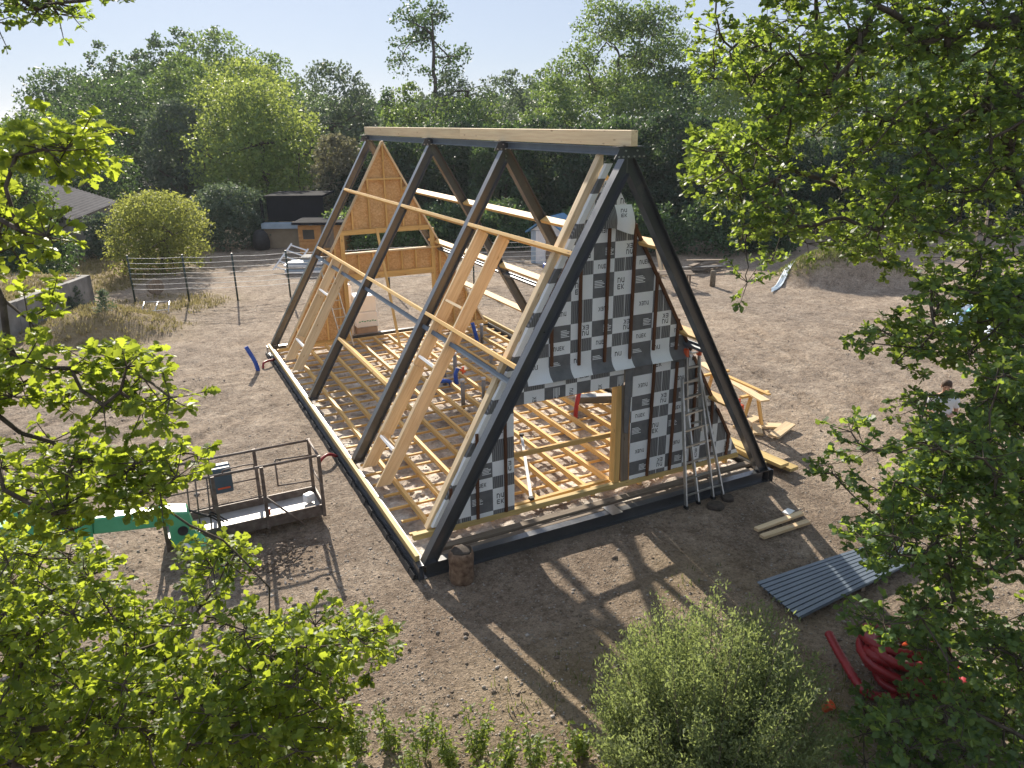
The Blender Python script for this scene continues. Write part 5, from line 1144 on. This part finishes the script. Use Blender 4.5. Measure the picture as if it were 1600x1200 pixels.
def tree(px, ptop, depth, wpx, nl, shape, mat, label, pbase=None, group=None, cat='tree', z0f=.12, ls=.20, nb=26, trunk=True, name='tree', seed=None, deep=1.0, kind=None):
    if group == G: ptop -= 8; wpx *= 1.22
    top = at(px, ptop, depth); b = top.copy(); gz_ = tz(b[0], b[1]); b[2] = gz_
    Ht = top[2]-gz_; Rw = wpx*depth/FPX/2; sd_ = seed if seed is not None else int(px*7+ptop*13+depth)
    t = empty(name, tuple(b), label, cat, group); t.rotation_euler = (0, 0, 0)
    cb = Ht*z0f
    nl = int(nl*DENS); ls = ls*.96
    P, d, Cc, rg = crown_points(int(nb*1.25), nl, shape, (Rw, Rw*deep, (Ht-cb)), sd_)
    keep = P[:, 2] > -cb*.6
    P, d = P[keep], d[keep]; P = P+b+np.array([0, 0, cb])
    ax = norm(d*.5+rg.normal(0, .7, P.shape)); nr = norm(d*.8+rg.normal(0, .55, P.shape)+np.array([0, 0, .35]))
    sz = ls*rg.uniform(.6, 1.35, len(P))
    leaves('crown', CARD, P, ax, nr, sz, MAT[mat], t)
    if trunk:
        m = MB(); root = [b-np.array([0, 0, .2]), b+np.array([0, 0, cb*.6+.1]), b+np.array([.1, .05, cb+(Ht-cb)*.25]), b+np.array([0, .1, cb+(Ht-cb)*.55])]
        if shape in ('sparse', 'round'): root = [b-np.array([0, 0, .2])]+[b+np.array([.012*Ht*math.sin(3*f_), .012*Ht*math.sin(2*f_+1), Ht*f_]) for f_ in (.15, .3, .42, .52, .62, .72, .82, .92)[:8 if shape == 'sparse' else 6]]
        far_ = Cc[np.argsort(-np.linalg.norm(Cc[:, :2], axis=1))[:min(40 if shape in ('sparse', 'round') else 16, len(Cc))]]+b+np.array([0, 0, cb])
        tree_skeleton(m, root, [q for q in far_], Ht*(.010 if shape not in ('sparse', 'round') else .0075)+.04, .015, sag=(.04 if shape not in ('sparse', 'round') else -.12), n=6); m.build('trunk', MAT['bark'], t)
    return t
G = 'trees of the wood behind the site'
L_ = [ # px, top, depth, width, leaves, shape, material, crown base, leaf size, blobs, label
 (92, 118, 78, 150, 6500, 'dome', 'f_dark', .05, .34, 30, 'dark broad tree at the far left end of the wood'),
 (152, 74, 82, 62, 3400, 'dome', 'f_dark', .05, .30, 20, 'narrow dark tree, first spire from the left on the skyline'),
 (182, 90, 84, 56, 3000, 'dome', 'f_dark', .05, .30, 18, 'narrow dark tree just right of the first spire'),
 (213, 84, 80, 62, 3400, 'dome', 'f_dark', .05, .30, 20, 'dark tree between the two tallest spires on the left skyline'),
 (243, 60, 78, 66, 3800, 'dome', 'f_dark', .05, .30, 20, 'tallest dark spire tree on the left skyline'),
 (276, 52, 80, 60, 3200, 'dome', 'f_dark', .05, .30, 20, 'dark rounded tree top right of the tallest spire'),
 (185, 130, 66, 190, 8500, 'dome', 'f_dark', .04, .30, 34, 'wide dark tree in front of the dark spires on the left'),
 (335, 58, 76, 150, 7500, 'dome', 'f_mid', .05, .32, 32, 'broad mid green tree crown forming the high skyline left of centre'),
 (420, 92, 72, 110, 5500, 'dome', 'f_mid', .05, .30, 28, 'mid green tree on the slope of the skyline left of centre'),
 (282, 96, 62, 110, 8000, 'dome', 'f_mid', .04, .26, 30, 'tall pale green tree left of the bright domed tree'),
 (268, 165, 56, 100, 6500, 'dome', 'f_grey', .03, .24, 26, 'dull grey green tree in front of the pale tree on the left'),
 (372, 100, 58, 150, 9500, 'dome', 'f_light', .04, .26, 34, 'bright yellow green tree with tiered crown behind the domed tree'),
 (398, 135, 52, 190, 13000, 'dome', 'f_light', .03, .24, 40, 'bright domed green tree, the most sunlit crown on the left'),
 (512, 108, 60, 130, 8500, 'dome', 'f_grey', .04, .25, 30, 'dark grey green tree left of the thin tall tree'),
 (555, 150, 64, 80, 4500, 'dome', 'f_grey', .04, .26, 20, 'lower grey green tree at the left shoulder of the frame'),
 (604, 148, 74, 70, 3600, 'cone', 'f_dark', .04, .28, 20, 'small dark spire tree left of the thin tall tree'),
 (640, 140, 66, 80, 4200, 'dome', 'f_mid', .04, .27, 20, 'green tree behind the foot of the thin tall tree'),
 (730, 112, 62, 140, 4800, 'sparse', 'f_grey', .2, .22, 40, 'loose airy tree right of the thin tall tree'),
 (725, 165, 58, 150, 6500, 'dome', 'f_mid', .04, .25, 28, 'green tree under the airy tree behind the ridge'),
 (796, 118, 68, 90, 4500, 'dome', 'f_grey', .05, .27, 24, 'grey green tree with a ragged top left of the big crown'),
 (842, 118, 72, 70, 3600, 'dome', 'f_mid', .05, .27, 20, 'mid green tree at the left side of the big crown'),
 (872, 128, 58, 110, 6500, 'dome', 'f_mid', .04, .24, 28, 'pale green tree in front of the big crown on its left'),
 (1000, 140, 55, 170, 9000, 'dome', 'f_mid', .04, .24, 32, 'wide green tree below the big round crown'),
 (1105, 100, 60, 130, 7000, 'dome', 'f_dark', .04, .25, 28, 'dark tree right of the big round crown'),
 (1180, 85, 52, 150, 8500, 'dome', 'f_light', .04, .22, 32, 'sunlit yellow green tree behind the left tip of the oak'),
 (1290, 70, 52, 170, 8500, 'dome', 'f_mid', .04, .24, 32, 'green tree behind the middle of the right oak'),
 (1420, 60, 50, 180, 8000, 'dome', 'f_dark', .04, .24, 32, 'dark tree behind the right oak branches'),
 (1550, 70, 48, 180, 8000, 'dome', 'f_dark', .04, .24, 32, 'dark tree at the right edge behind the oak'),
]
for px, tp, dp_, wp, nl, shp, mt, zf, ls, nb, lab in L_:
    tree(px, tp, dp_, wp, nl, shp, mt, lab, z0f=zf, ls=ls, nb=nb, group=G)
tree(970, 2, 60, 205, 12500, 'round', 'f_mid', 'big round crowned tree, the tallest behind the ridge beam', z0f=.40, ls=.24, nb=44, group=G)
tree(672, 2, 60, 125, 2600, 'sparse', 'f_dark', 'thin tall tree with a bare stem and loose tufts above the ridge', z0f=.42, ls=.24, nb=24, group=G, deep=.8)
# far-off wood closing the skyline
u_ = RNG.uniform(-120, 1720, 60000); d_ = RNG.uniform(84, 125, len(u_))
sky_ = np.interp(u_, [-120, 0, 40, 90, 200, 300, 420, 480, 620, 760, 860, 1000, 1100, 1300, 1720], [196, 194, 190, 150, 110, 100, 120, 150, 168, 160, 140, 130, 125, 110, 105])
P = CAM+np.array([ray(a, 187) for a in u_])*d_[:, None]; top_ = CAM[2]+(188-sky_+10*fbm(u_, d_, 61, 4, .03)*2)/FPX*d_*1.06
P[:, 2] = top_*RNG.random(len(u_))**.45; dn = norm(RNG.normal(0, 1, P.shape))
o = leaves('far_wood', CARD, P, dn, norm(RNG.normal(0, .7, P.shape)+[0, 0, .5]), RNG.uniform(.3, .75, len(P)), MAT['f_dark'], None)
# dense dark hedge row behind the house
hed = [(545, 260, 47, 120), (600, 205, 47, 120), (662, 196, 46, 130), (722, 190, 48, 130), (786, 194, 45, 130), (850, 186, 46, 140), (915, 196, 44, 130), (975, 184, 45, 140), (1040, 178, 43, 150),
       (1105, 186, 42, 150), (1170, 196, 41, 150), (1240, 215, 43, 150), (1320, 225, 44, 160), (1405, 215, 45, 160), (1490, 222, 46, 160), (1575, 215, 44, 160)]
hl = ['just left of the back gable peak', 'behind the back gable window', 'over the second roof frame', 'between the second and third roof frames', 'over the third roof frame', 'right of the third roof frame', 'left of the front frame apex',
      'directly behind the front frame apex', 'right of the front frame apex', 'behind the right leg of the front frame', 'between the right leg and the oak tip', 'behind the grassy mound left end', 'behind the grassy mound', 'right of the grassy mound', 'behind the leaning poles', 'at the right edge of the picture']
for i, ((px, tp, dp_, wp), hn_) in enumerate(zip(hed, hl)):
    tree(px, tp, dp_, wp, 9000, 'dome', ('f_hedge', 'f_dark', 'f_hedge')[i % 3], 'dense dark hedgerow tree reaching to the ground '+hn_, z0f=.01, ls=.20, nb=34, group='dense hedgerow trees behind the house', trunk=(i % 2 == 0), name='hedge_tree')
for px, tp, dp_, wp, mt, lab in ((560, 330, 40, 130, 'f_mid', 'low green shrub seen through the back gable window'), (640, 335, 41, 120, 'f_mid', 'low leafy shrub right of the one in the gable window'),
        (700, 320, 42, 120, 'f_dark', 'dark low shrub behind the middle roof frame'), (785, 315, 40, 110, 'f_dark', 'dark low shrub left of the white playhouse'), (905, 330, 40, 100, 'f_dark', 'dark low shrub right of the white playhouse'),
        (1010, 320, 38, 120, 'f_dark', 'dark low shrub behind the timber props'), (1120, 310, 38, 130, 'f_dark', 'dark low shrub behind the pile of boards'), (1210, 330, 38, 100, 'f_dark', 'dark low shrub left of the grassy mound')):
    tree(px, tp, dp_, wp, 3800, 'dome', mt, lab, z0f=.01, ls=.17, nb=20, group='low shrubs under the hedgerow', cat='shrub', name='shrub', trunk=False)
tree(525, 212, 46, 105, 7500, 'dome', 'f_olive', 'brownish olive shrub tree left of the back gable', z0f=.03, ls=.19, nb=34, name='olive_tree')
tree(352, 292, 41, 135, 9500, 'dome', 'f_grey', 'dark blue green rounded bush behind the fence', z0f=.01, ls=.15, nb=34, cat='bush', name='bush', trunk=False)
tree(236, 303, 34.5, 165, 15000, 'dome', 'f_yellow', 'round yellow green bush behind the left end of the fence', z0f=.01, ls=.12, nb=46, cat='bush', name='bush')
tree(150, 335, 38, 60, 2600, 'dome', 'f_grey', 'small grey green bush between the barn and the round bush', z0f=.01, ls=.15, nb=16, cat='bush', name='bush', trunk=False)
tree(40, 345, 31, 140, 6000, 'dome', 'f_dark', 'dark low bush on the bank at the left edge', z0f=.01, ls=.14, nb=24, cat='bush', name='bush', trunk=False)
tree(55, 185, 52, 130, 6500, 'dome', 'f_mid', 'green tree behind the barn at the left edge', z0f=.03, ls=.22, nb=28, group=G)
tree(120, 215, 50, 130, 6000, 'dome', 'f_dark', 'dark tree rising directly behind the barn roof', z0f=.03, ls=.22, nb=28, group=G)
tree(10, 205, 36, 90, 4200, 'dome', 'f_mid', 'green tree in front of the barn at the left edge', z0f=.05, ls=.18, nb=24, group=G)
for q_px, hh, lab in (((123, 487), .85, 'taller pale weed plant on the left end of the small mound'), ((113, 492), .6, 'shorter pale weed plant beside the taller one on the small mound'), ((171, 520), .7, 'dark weed plant on the crest of the small mound')):
    p = gp(*q_px); z = tz(p[0], p[1]); e = empty('weed_plant', (p[0], p[1], z), lab, 'weed', 'weeds on the small mound')
    n = 420; P = np.column_stack([RNG.normal(0, .16, n), RNG.normal(0, .16, n), RNG.uniform(.02, 1, n)*hh]); P[:, :2] *= (1.25-P[:, 2:3]/hh); P += np.array([p[0], p[1], z])
    leaves('foliage', WILLOW, P, RNG.normal(0, 1, (n, 3))*[1, 1, .6]+[0, 0, .5], RNG.normal(0, .6, (n, 3))+[0, 0, .6], RNG.uniform(.08, .16, n), MAT['f_grey'], e)
    m = MB(); m.tube([(p[0], p[1], z-.05), (p[0]+.03, p[1], z+hh*.95)], [.015, .006], 5); m.build('stem', MAT['bark_pale'], e)

# ------------------------------------------------------------------ foreground oaks and bushes
def inpoly(P, poly):
    x, y = P[:, 0], P[:, 1]; c = np.zeros(len(P), bool); n = len(poly)
    for i in range(n):
        (x1, y1), (x2, y2) = poly[i], poly[(i+1) % n]
        c ^= ((y1 > y) != (y2 > y)) & (x < (x2-x1)*(y-y1)/((y2-y1) if y2 != y1 else 1e-9)+x1)
    return c
def fill(poly, n, d0, d1, gap=.0, f=.012, seed=1):
    """twig clusters inside a real volume: an outline seen from the site times a range of distances"""
    rg = np.random.default_rng(seed); xs = [p[0] for p in poly]; ys = [p[1] for p in poly]; out = []
    while len(out) < n:
        P = np.column_stack([rg.uniform(min(xs), max(xs), 400), rg.uniform(min(ys), max(ys), 400)]); ok = inpoly(P, poly)
        if gap > 0: ok &= fbm(P[:, 0], P[:, 1], seed+40, 3, f) > gap-.5
        out += [at(u, v, rg.uniform(d0, d1)) for u, v in P[ok]]
    return out[:n]
def oak(name, label, base, root, tips, leafn, r_cl, size, tpl, mat, r0, nparts=300, seed=3, group=None, up=.35, cat='tree'):
    rg = np.random.default_rng(seed); t = empty(name, tuple(base), label, cat, group)
    m = MB(); tree_skeleton(m, [np.array(base)-[0, 0, .3]]+[np.array(p) for p in root], tips, r0, .005, n=8)
    TP, TD, TN, TS = [], [], [], []
    tw = MB()
    for c in tips:
        nt_ = rg.integers(5, 9)
        for _ in range(nt_):
            d = norm(rg.normal(0, 1, 3)*[1, 1, .6]+[0, 0, .15]); L = r_cl*rg.uniform(.5, 1.15); e = c+d*L
            tw.tube([c, c+d*L*.5+[0, 0, -.03*L], e], [.006, .004, .003], 3, cap=False)
            k = max(2, int(leafn/nt_*rg.uniform(.7, 1.3)))
            for j in range(k):
                f = 1-abs(rg.normal(0, .28)) if j > 3 else 1; f = max(.1, f)
                TP.append(c+d*L*f); a = rg.normal(0, 1, 3); a[2] *= .45; TD.append(norm(d*.6+a)); TN.append(norm(rg.normal(0, .55, 3)+[0, 0, .8])); TS.append(size*rg.uniform(.45, 1.3))
    TP, TD, TN, TS = map(np.array, (TP, TD, TN, TS))
    m.v and m.build('trunk', MAT['bark'], t); o = tw.build('twigs', MAT['bark'], t); o['kind'] = 'stuff'
    vis = TP-CAM; zc = vis@FWD; u = 800+FPX*(vis@RIGHT)/zc; v = 600-FPX*(vis@UP)/zc
    inside = (u > 0) & (u < 1600) & (v > 0) & (v < 1200) & (zc > .5)
    order = np.argsort(np.where(inside, zc/TS, 1e9))[:nparts]; one = np.zeros(len(TP), bool); one[order] = True
    leaves('foliage', tpl, TP[~one], TD[~one], TN[~one], TS[~one], MAT[mat], t)
    V, Fq = tpl; lm_ = bpy.data.meshes.new('leaf'); lm_.from_pydata([tuple(q) for q in V], [], [tuple(f) for f in Fq]); lm_.materials.append(MAT[mat])
    for i in order:
        d = norm(TD[i]); s_ = norm(np.cross(TN[i], d)); n_ = np.cross(d, s_); k = TS[i]; q = TP[i]-np.array(base)
        o = bpy.data.objects.new('leaf', lm_); COL.objects.link(o); o.parent = t
        o.matrix_local = Matrix(((d[0]*k, s_[0]*k, n_[0]*k, q[0]), (d[1]*k, s_[1]*k, n_[1]*k, q[1]), (d[2]*k, s_[2]*k, n_[2]*k, q[2]), (0, 0, 0, 1)))
    return t
# right oak: trunk outside the picture, crown reaching in
tb = np.array([10.6, -4.6, 0.0]); tb[2] = tz(tb[0], tb[1])
hullU = [(1108, 0), (1095, 45), (1120, 70), (1085, 110), (1078, 170), (1110, 200), (1078, 262), (1105, 300), (1110, 350), (1165, 345), (1150, 400), (1172, 455), (1215, 458), (1260, 400), (1330, 380), (1400, 430), (1500, 470), (1700, 470), (1700, -120), (1100, -120)]
tipsU = fill(hullU, 430, 9.0, 12.6, .22, .011, 5)+fill([(1400, -20), (1640, -20), (1640, 440), (1460, 420)], 110, 9.4, 12.0, .1, .011, 55)
hullM = [(1385, 510), (1320, 550), (1330, 572), (1390, 575), (1440, 555), (1490, 528), (1700, 570), (1700, 440), (1450, 440)]
tipsM = fill(hullM, 46, 8.4, 10.5, .42, .02, 6)
oak('oak_tree', 'large oak filling the upper right, branches reaching in from the right edge', tb, [tb+[.0, .1, 2.2], tb+[.1, .2, 4.2], tb+[.1, .3, 6.2], tb+[.2, .3, 8.6]], tipsU+tipsM+fill([(1450, 430), (1640, 420), (1640, 560), (1500, 560)], 40, 8.6, 10.6, .0, .012, 56), 118, .36, .092, OAK_FAR, 'oak_leaf_dark', .15, seed=11)
hullL = [(1300, 690), (1290, 740), (1330, 790), (1320, 840), (1360, 870), (1420, 880), (1400, 950), (1330, 960), (1350, 1010), (1410, 1000), (1460, 1040), (1440, 1090), (1370, 1100), (1310, 1080), (1290, 1110), (1340, 1150), (1330, 1230), (1700, 1260), (1700, 560), (1560, 580), (1510, 690), (1440, 650), (1370, 660), (1330, 640)]
tipsL = fill(hullL, 300, 6.6, 9.4, .26, .012, 8)+fill([(1435, 672), (1545, 668), (1570, 760), (1420, 760)], 34, 7.4, 9.0, 0, .02, 9)+fill([(1425, 610), (1458, 600), (1460, 670), (1425, 690)], 5, 8, 9, 0, .02, 19)+fill([(1515, 585), (1560, 585), (1560, 680), (1520, 680)], 7, 7.4, 9.0, 0, .02, 9)+fill([(1545, 560), (1620, 540), (1620, 700), (1545, 690)], 26, 7.6, 9.6, 0, .02, 10)
tb2 = np.array([5.6, -6.6, 0.0]); tb2[2] = tz(5.6, -6.6)
oak('young_oak', 'lower oak growth in the bottom right corner hanging over the red hose', tb2, [tb2+[-.1, .1, .9], tb2+[-.2, .3, 1.8], tb2+[-.1, .4, 2.8]], tipsL, 104, .30, .078, OAK_FAR, 'oak_leaf_dark', .07, seed=12)
# left oak: trunk below left of the camera
tb3 = np.array([-5.9, -2.6, 0.0]); tb3[2] = tz(tb3[0], tb3[1])
hullA = [(0, 830), (110, 850), (200, 890), (300, 870), (330, 830), (370, 820), (380, 850), (330, 940), (370, 980), (430, 990), (500, 960), (560, 980), (610, 990), (560, 1060), (540, 1110), (560, 1230), (-60, 1260), (-80, 850)]
tipsA = fill(hullA, 400, 5.2, 7.6, .16, .012, 21)+fill([(380, 985), (500, 955), (600, 985), (560, 1060), (520, 1180), (380, 1180)], 50, 5.6, 7.4, 0, .02, 26)
hullB = [(-40, 570), (60, 555), (120, 575), (190, 555), (250, 530), (320, 525), (325, 570), (290, 640), (215, 665), (150, 630), (80, 640), (-40, 640)]
tipsB = fill(hullB, 26, 4.2, 5.2, .30, .016, 22)
hullC = [(-40, 735), (80, 700), (160, 720), (215, 690), (240, 735), (300, 700), (330, 690), (300, 750), (215, 800), (120, 830), (-40, 850)]
tipsC = fill(hullC, 30, 4.4, 5.6, .34, .016, 23)
tipsD = fill([(-60, 215), (40, 240), (100, 215), (170, 190), (140, 240), (70, 262), (-60, 270)], 12, 3.9, 5.0, 0, .016, 24)+fill([(-60, 275), (25, 295), (55, 325), (130, 350), (110, 385), (40, 405), (-60, 440)], 13, 3.9, 5.0, 0, .016, 27)
tipsD += [at(75, 480, 4.6), at(45, 500, 4.6), at(80, 690, 5.0), at(20, 620, 4.6), at(455, 985, 6.3), at(585, 985, 6.2)]
oak('oak_tree', 'low spreading sunlit oak filling the bottom left corner', tb3, [tb3+[.1, -.3, .6], tb3+[.2, -.8, 1.1]], tipsA, 80, .25, .076, OAK_MID, 'oak_leaf', .045, seed=13)
tb5 = np.array([-7.6, -4.6, 0.0]); tb5[2] = tz(tb5[0], tb5[1])
oak('oak_tree', 'tall left oak with blurred bright leaf sprays reaching in from the left edge', tb5, [tb5+[0, -.1, 1.6], tb5+[.1, -.2, 3.0], tb5+[.2, -.3, 4.2], tb5+[.25, -.4, 5.4]], tipsB+tipsC+tipsD, 84, .20, .078, OAK_NEAR, 'oak_leaf', .034, seed=15)
hullE = [(-40, -60), (125, -60), (122, 0), (110, 32), (65, 40), (50, 62), (20, 66), (-40, 40)]
tipsE = fill(hullE, 22, 4.6, 5.6, .2, .016, 25)+[at(165, -8, 5.0)]
tb4 = np.array([-8.6, -4.6, 0.0]); tb4[2] = tz(tb4[0], tb4[1])
oak('oak_tree', 'oak twigs hanging into the top left corner against the sky', tb4, [tb4+[0, 0, 3], tb4+[.3, -.2, 6], tb4+[-.3, -.3, 9.4]], tipsE, 40, .16, .058, OAK_MID, 'oak_leaf_dark', .05, nparts=120, seed=14)
# willow like bush in the foreground
def willow_bush(base, Rw, Ht, n, ns, label, sz, seed, mat='bush_leaf', name='willow_bush', stuffn=9):
    rg = np.random.default_rng(seed); z = tz(base[0], base[1]); b = np.array([base[0], base[1], z]); t = empty(name, tuple(b), label, 'bush')
    m = MB(); PP = []; DD = []
    for i in range(ns):
        a = rg.uniform(0, 6.283); rr = Rw*rg.uniform(.05, 1)**.6; hh = Ht*math.sqrt(max(.05, 1-(rr/Rw)**2*.72))*rg.uniform(.5, 1.17)
        p0 = b+[.25*rr*math.cos(a), .25*rr*math.sin(a), 0]; p1 = b+[.75*rr*math.cos(a), .75*rr*math.sin(a), hh*.55]; p2 = b+[rr*math.cos(a), rr*math.sin(a), hh]
        if i % 3 == 0: m.tube([p0, p1, p2], [.014, .009, .003], 4, cap=False)
        k = n//ns; f = rg.uniform(.12, 1, k)**.7; fm = f[:, None]
        q = np.where(fm < .5, p0+(p1-p0)*fm*2, p1+(p2-p1)*(fm*2-1)); ax = norm(p2-p1)
        PP.append(q+rg.normal(0, .045*Ht/2, (k, 3))); DD.append(norm(ax*.9+rg.normal(0, .6, (k, 3))))
    P = np.concatenate(PP); D = np.concatenate(DD)
    leaves('foliage', WILLOW, P, D, rg.normal(0, .7, P.shape)+[0, 0, .5], sz*rg.uniform(.6, 1.3, len(P)), MAT[mat], t)
    o = m.build('stems', MAT['bark_pale'], t); o['kind'] = 'stuff'; return t
willow_bush((1.28, -5.05), 1.2, 2.12, 95000, 380, 'rounded grey green willow bush in the bottom middle foreground', .047, 31)
# young weeds and saplings along the lower edge
sp = [(560, 1180, .8), (610, 1165, .65), (660, 1190, .9), (705, 1195, .55), (745, 1180, .8), (790, 1200, .7), (835, 1205, .9), (880, 1215, .7), (1120, 1230, .6), (905, 1180, .5), (520, 1200, .8), (640, 1235, .8), (760, 1240, .8), (950, 1240, .7)]
sl_ = ['first leafy sapling right of the left oak along the bottom edge', 'small sapling next to the left oak foliage', 'tall sapling below the end of the tyre marks', 'tiny sapling on the bottom edge left of centre', 'sapling near the left end of the long shadow', 'sapling standing beside the long shadow strip',
       'leafy sapling just left of the willow bush', 'sapling tucked against the left foot of the willow bush', 'sapling under the right side of the willow bush', 'small weed by the shadow end at the willow bush', 'sapling merging with the left oak leaves', 'sapling cut by the bottom edge under the left oak', 'sapling cut by the bottom edge at centre', 'sapling cut by the bottom edge under the willow bush']
for i, ((u, v, hh), lab) in enumerate(zip(sp, sl_)):
    rg = np.random.default_rng(100+i); p = gp(u, v); z = tz(p[0], p[1]); e = empty('sapling', (p[0], p[1], z), lab, 'sapling', 'saplings along the bottom edge')
    m = MB(); PP = []
    for k in range(rg.integers(4, 8)):
        a = rg.uniform(0, 6.28); l = hh*rg.uniform(.35, .95); q = np.array([p[0]+.22*l*math.cos(a), p[1]+.22*l*math.sin(a), z+l]); s0 = np.array([p[0]+.03*math.cos(a), p[1]+.03*math.sin(a), z-.03])
        m.tube([s0, (s0+q)/2+[0, 0, .05], q], [.007, .005, .002], 4, cap=False); f = rg.uniform(.15, 1, 60)[:, None]; PP.append(s0+(q-s0)*f+rg.normal(0, .04, (60, 3)))
    P = np.concatenate(PP); o = m.build('stems', MAT['bark_pale'], e); o['kind'] = 'stuff'
    leaves('foliage', OVAL, P, rg.normal(0, 1, P.shape)*[1, 1, .5]+[0, 0, .2], rg.normal(0, .5, P.shape)+[0, 0, .8], rg.uniform(.03, .07, len(P)), MAT['weed_leaf'], e)
# low ground cover around them
n = 7000; q = np.column_stack([RNG.uniform(-4.5, 5.5, n), RNG.uniform(-7.5, -3.6, n)]); k = fbm(q[:, 0], q[:, 1], 51, 3, .9)+.9*(-(q[:, 1]+4.9))*.5-.2 > RNG.uniform(-.2, .5, n); q = q[k]
P = np.column_stack([q, terrain(q[:, 0], q[:, 1])+RNG.uniform(.01, .12, len(q))])
o = leaves('ground_cover', OVAL, P, RNG.normal(0, 1, P.shape)*[1, 1, .3], RNG.normal(0, .4, P.shape)+[0, 0, 1], RNG.uniform(.03, .07, len(P)), MAT['weed_leaf'], None)

# ------------------------------------------------------------------ person half hidden by the oak
hp_ = gp(1480, 598, 1.70); px_, py_ = hp_[0], hp_[1]; pz = tz(px_, py_)
man = empty('person', (px_, py_, pz), 'person in a white t-shirt with bent arms, half hidden behind the right oak leaves', 'person')
man.rotation_euler = (0, 0, math.radians(-52))
def skin(name, verts, edges, radii, mat, parent, root=0, sub=2):
    me = bpy.data.meshes.new(name); me.from_pydata(verts, edges, []); me.materials.append(MAT[mat]); me.update()
    o = bpy.data.objects.new(name, me); COL.objects.link(o); o.parent = parent
    md = o.modifiers.new('skin', 'SKIN'); md.use_smooth_shade = True
    sv = me.skin_vertices[0].data if me.skin_vertices else None
    if sv is None:
        bm = bmesh.new(); bm.from_mesh(me); bm.verts.layers.skin.verify(); bm.to_mesh(me); bm.free(); sv = me.skin_vertices[0].data
    for i, r in enumerate(radii): sv[i].radius = (r, r) if not isinstance(r, tuple) else r; sv[i].use_root = (i == root)
    ss = o.modifiers.new('sub', 'SUBSURF'); ss.levels = sub; ss.render_levels = sub; return o
# local frame: faces -Y, right hand at -X
bv = [(0, 0, .93), (0, 0, 1.10), (0, -.01, 1.28), (0, -.005, 1.42), (0, -.02, 1.50), (0, -.045, 1.57), (0, -.055, 1.64), (0, -.045, 1.70)]
br = [(.145, .10), (.13, .09), (.145, .10), (.105, .08), .052, .068, (.075, .092), (.055, .07)]
be = [(i, i+1) for i in range(7)]
def chain(start, pts, rads):
    prev = start
    for p, r in zip(pts, rads): bv.append(p); br.append(r); be.append((prev, len(bv)-1)); prev = len(bv)-1
    return prev
for sx in (-1, 1):
    kn = chain(0, [(sx*.10, 0, .86), (sx*.11, -.02, .48), (sx*.115, .02, .10), (sx*.12, -.06, .04), (sx*.125, -.17, .03)], [.095, .062, .042, .042, .032])
    wr = chain(3, [(sx*.19, 0, 1.40), (sx*.25, .02, 1.12), (sx*.14, -.20, 1.10), (sx*.10, -.24, 1.11), (sx*.075, -.275, 1.12)], [.055, .042, .030, .028, .026])
    for f in range(4): chain(wr, [(sx*(.075-.018*f+.01), -.315, 1.135-.012*f), (sx*(.06-.018*f), -.345, 1.12-.012*f), (sx*(.045-.014*f), -.355, 1.10-.012*f)], [.010, .009, .008])
    chain(wr-0, [(sx*.07, -.275, 1.16), (sx*.055, -.305, 1.165)], [.011, .009])
body = skin('body', bv, be, br, 'skin', man)
tv = [(0, 0, .84), (0, 0, 1.08), (0, -.01, 1.28), (0, -.005, 1.41)]; te = [(0, 1), (1, 2), (2, 3)]; trr = [(.20, .15), (.185, .145), (.205, .16), (.155, .13)]
for sx in (-1, 1):
    tv += [(sx*.195, 0, 1.395), (sx*.238, .014, 1.20)]; trr += [.085, .078]; te += [(3, len(tv)-2), (len(tv)-2, len(tv)-1)]
skin('tshirt', tv, te, trr, 'shirt', man)
jv = [(0, 0, .96), (0, 0, .90)]; je = [(0, 1)]; jr = [(.165, .12), (.165, .122)]
for sx in (-1, 1):
    k0 = len(jv); jv += [(sx*.10, 0, .80), (sx*.11, -.02, .48), (sx*.115, .02, .09)]; jr += [.108, .08, .068]; je += [(1, k0), (k0, k0+1), (k0+1, k0+2)]
skin('trousers', jv, je, jr, 'jeans', man)
m = MB(); m.lathe((0, -.04, 0), [(.088, 1.635), (.096, 1.67), (.092, 1.715), (.07, 1.752), (.03, 1.77), (.005, 1.773)], 14, .08); me = m.mesh('hair', MAT['hair']); o = bpy.data.objects.new('hair', me); COL.objects.link(o); o.parent = man; o.location = (0, .018, 0)
m = MB(); m.prism([(-.013, -.142, 1.60), (.013, -.142, 1.60), (.004, -.142, 1.645), (-.004, -.142, 1.645)], (0, -.028, -.004))
for sx in (-1, 1): m.box((sx*.088, -.045, 1.63), (.016, .03, .055))
me = m.mesh('face', MAT['skin']); o = bpy.data.objects.new('face', me); COL.objects.link(o); o.parent = man; o['kind'] = 'stuff'
for sx in (-1, 1):
    m = MB(); m.box((0, 0, 0), (.024, .006, .010)); me = m.mesh('eye', MAT['hair']); o = bpy.data.objects.new('eye', me); COL.objects.link(o); o.parent = man; o.location = (sx*.032, -.141, 1.648)
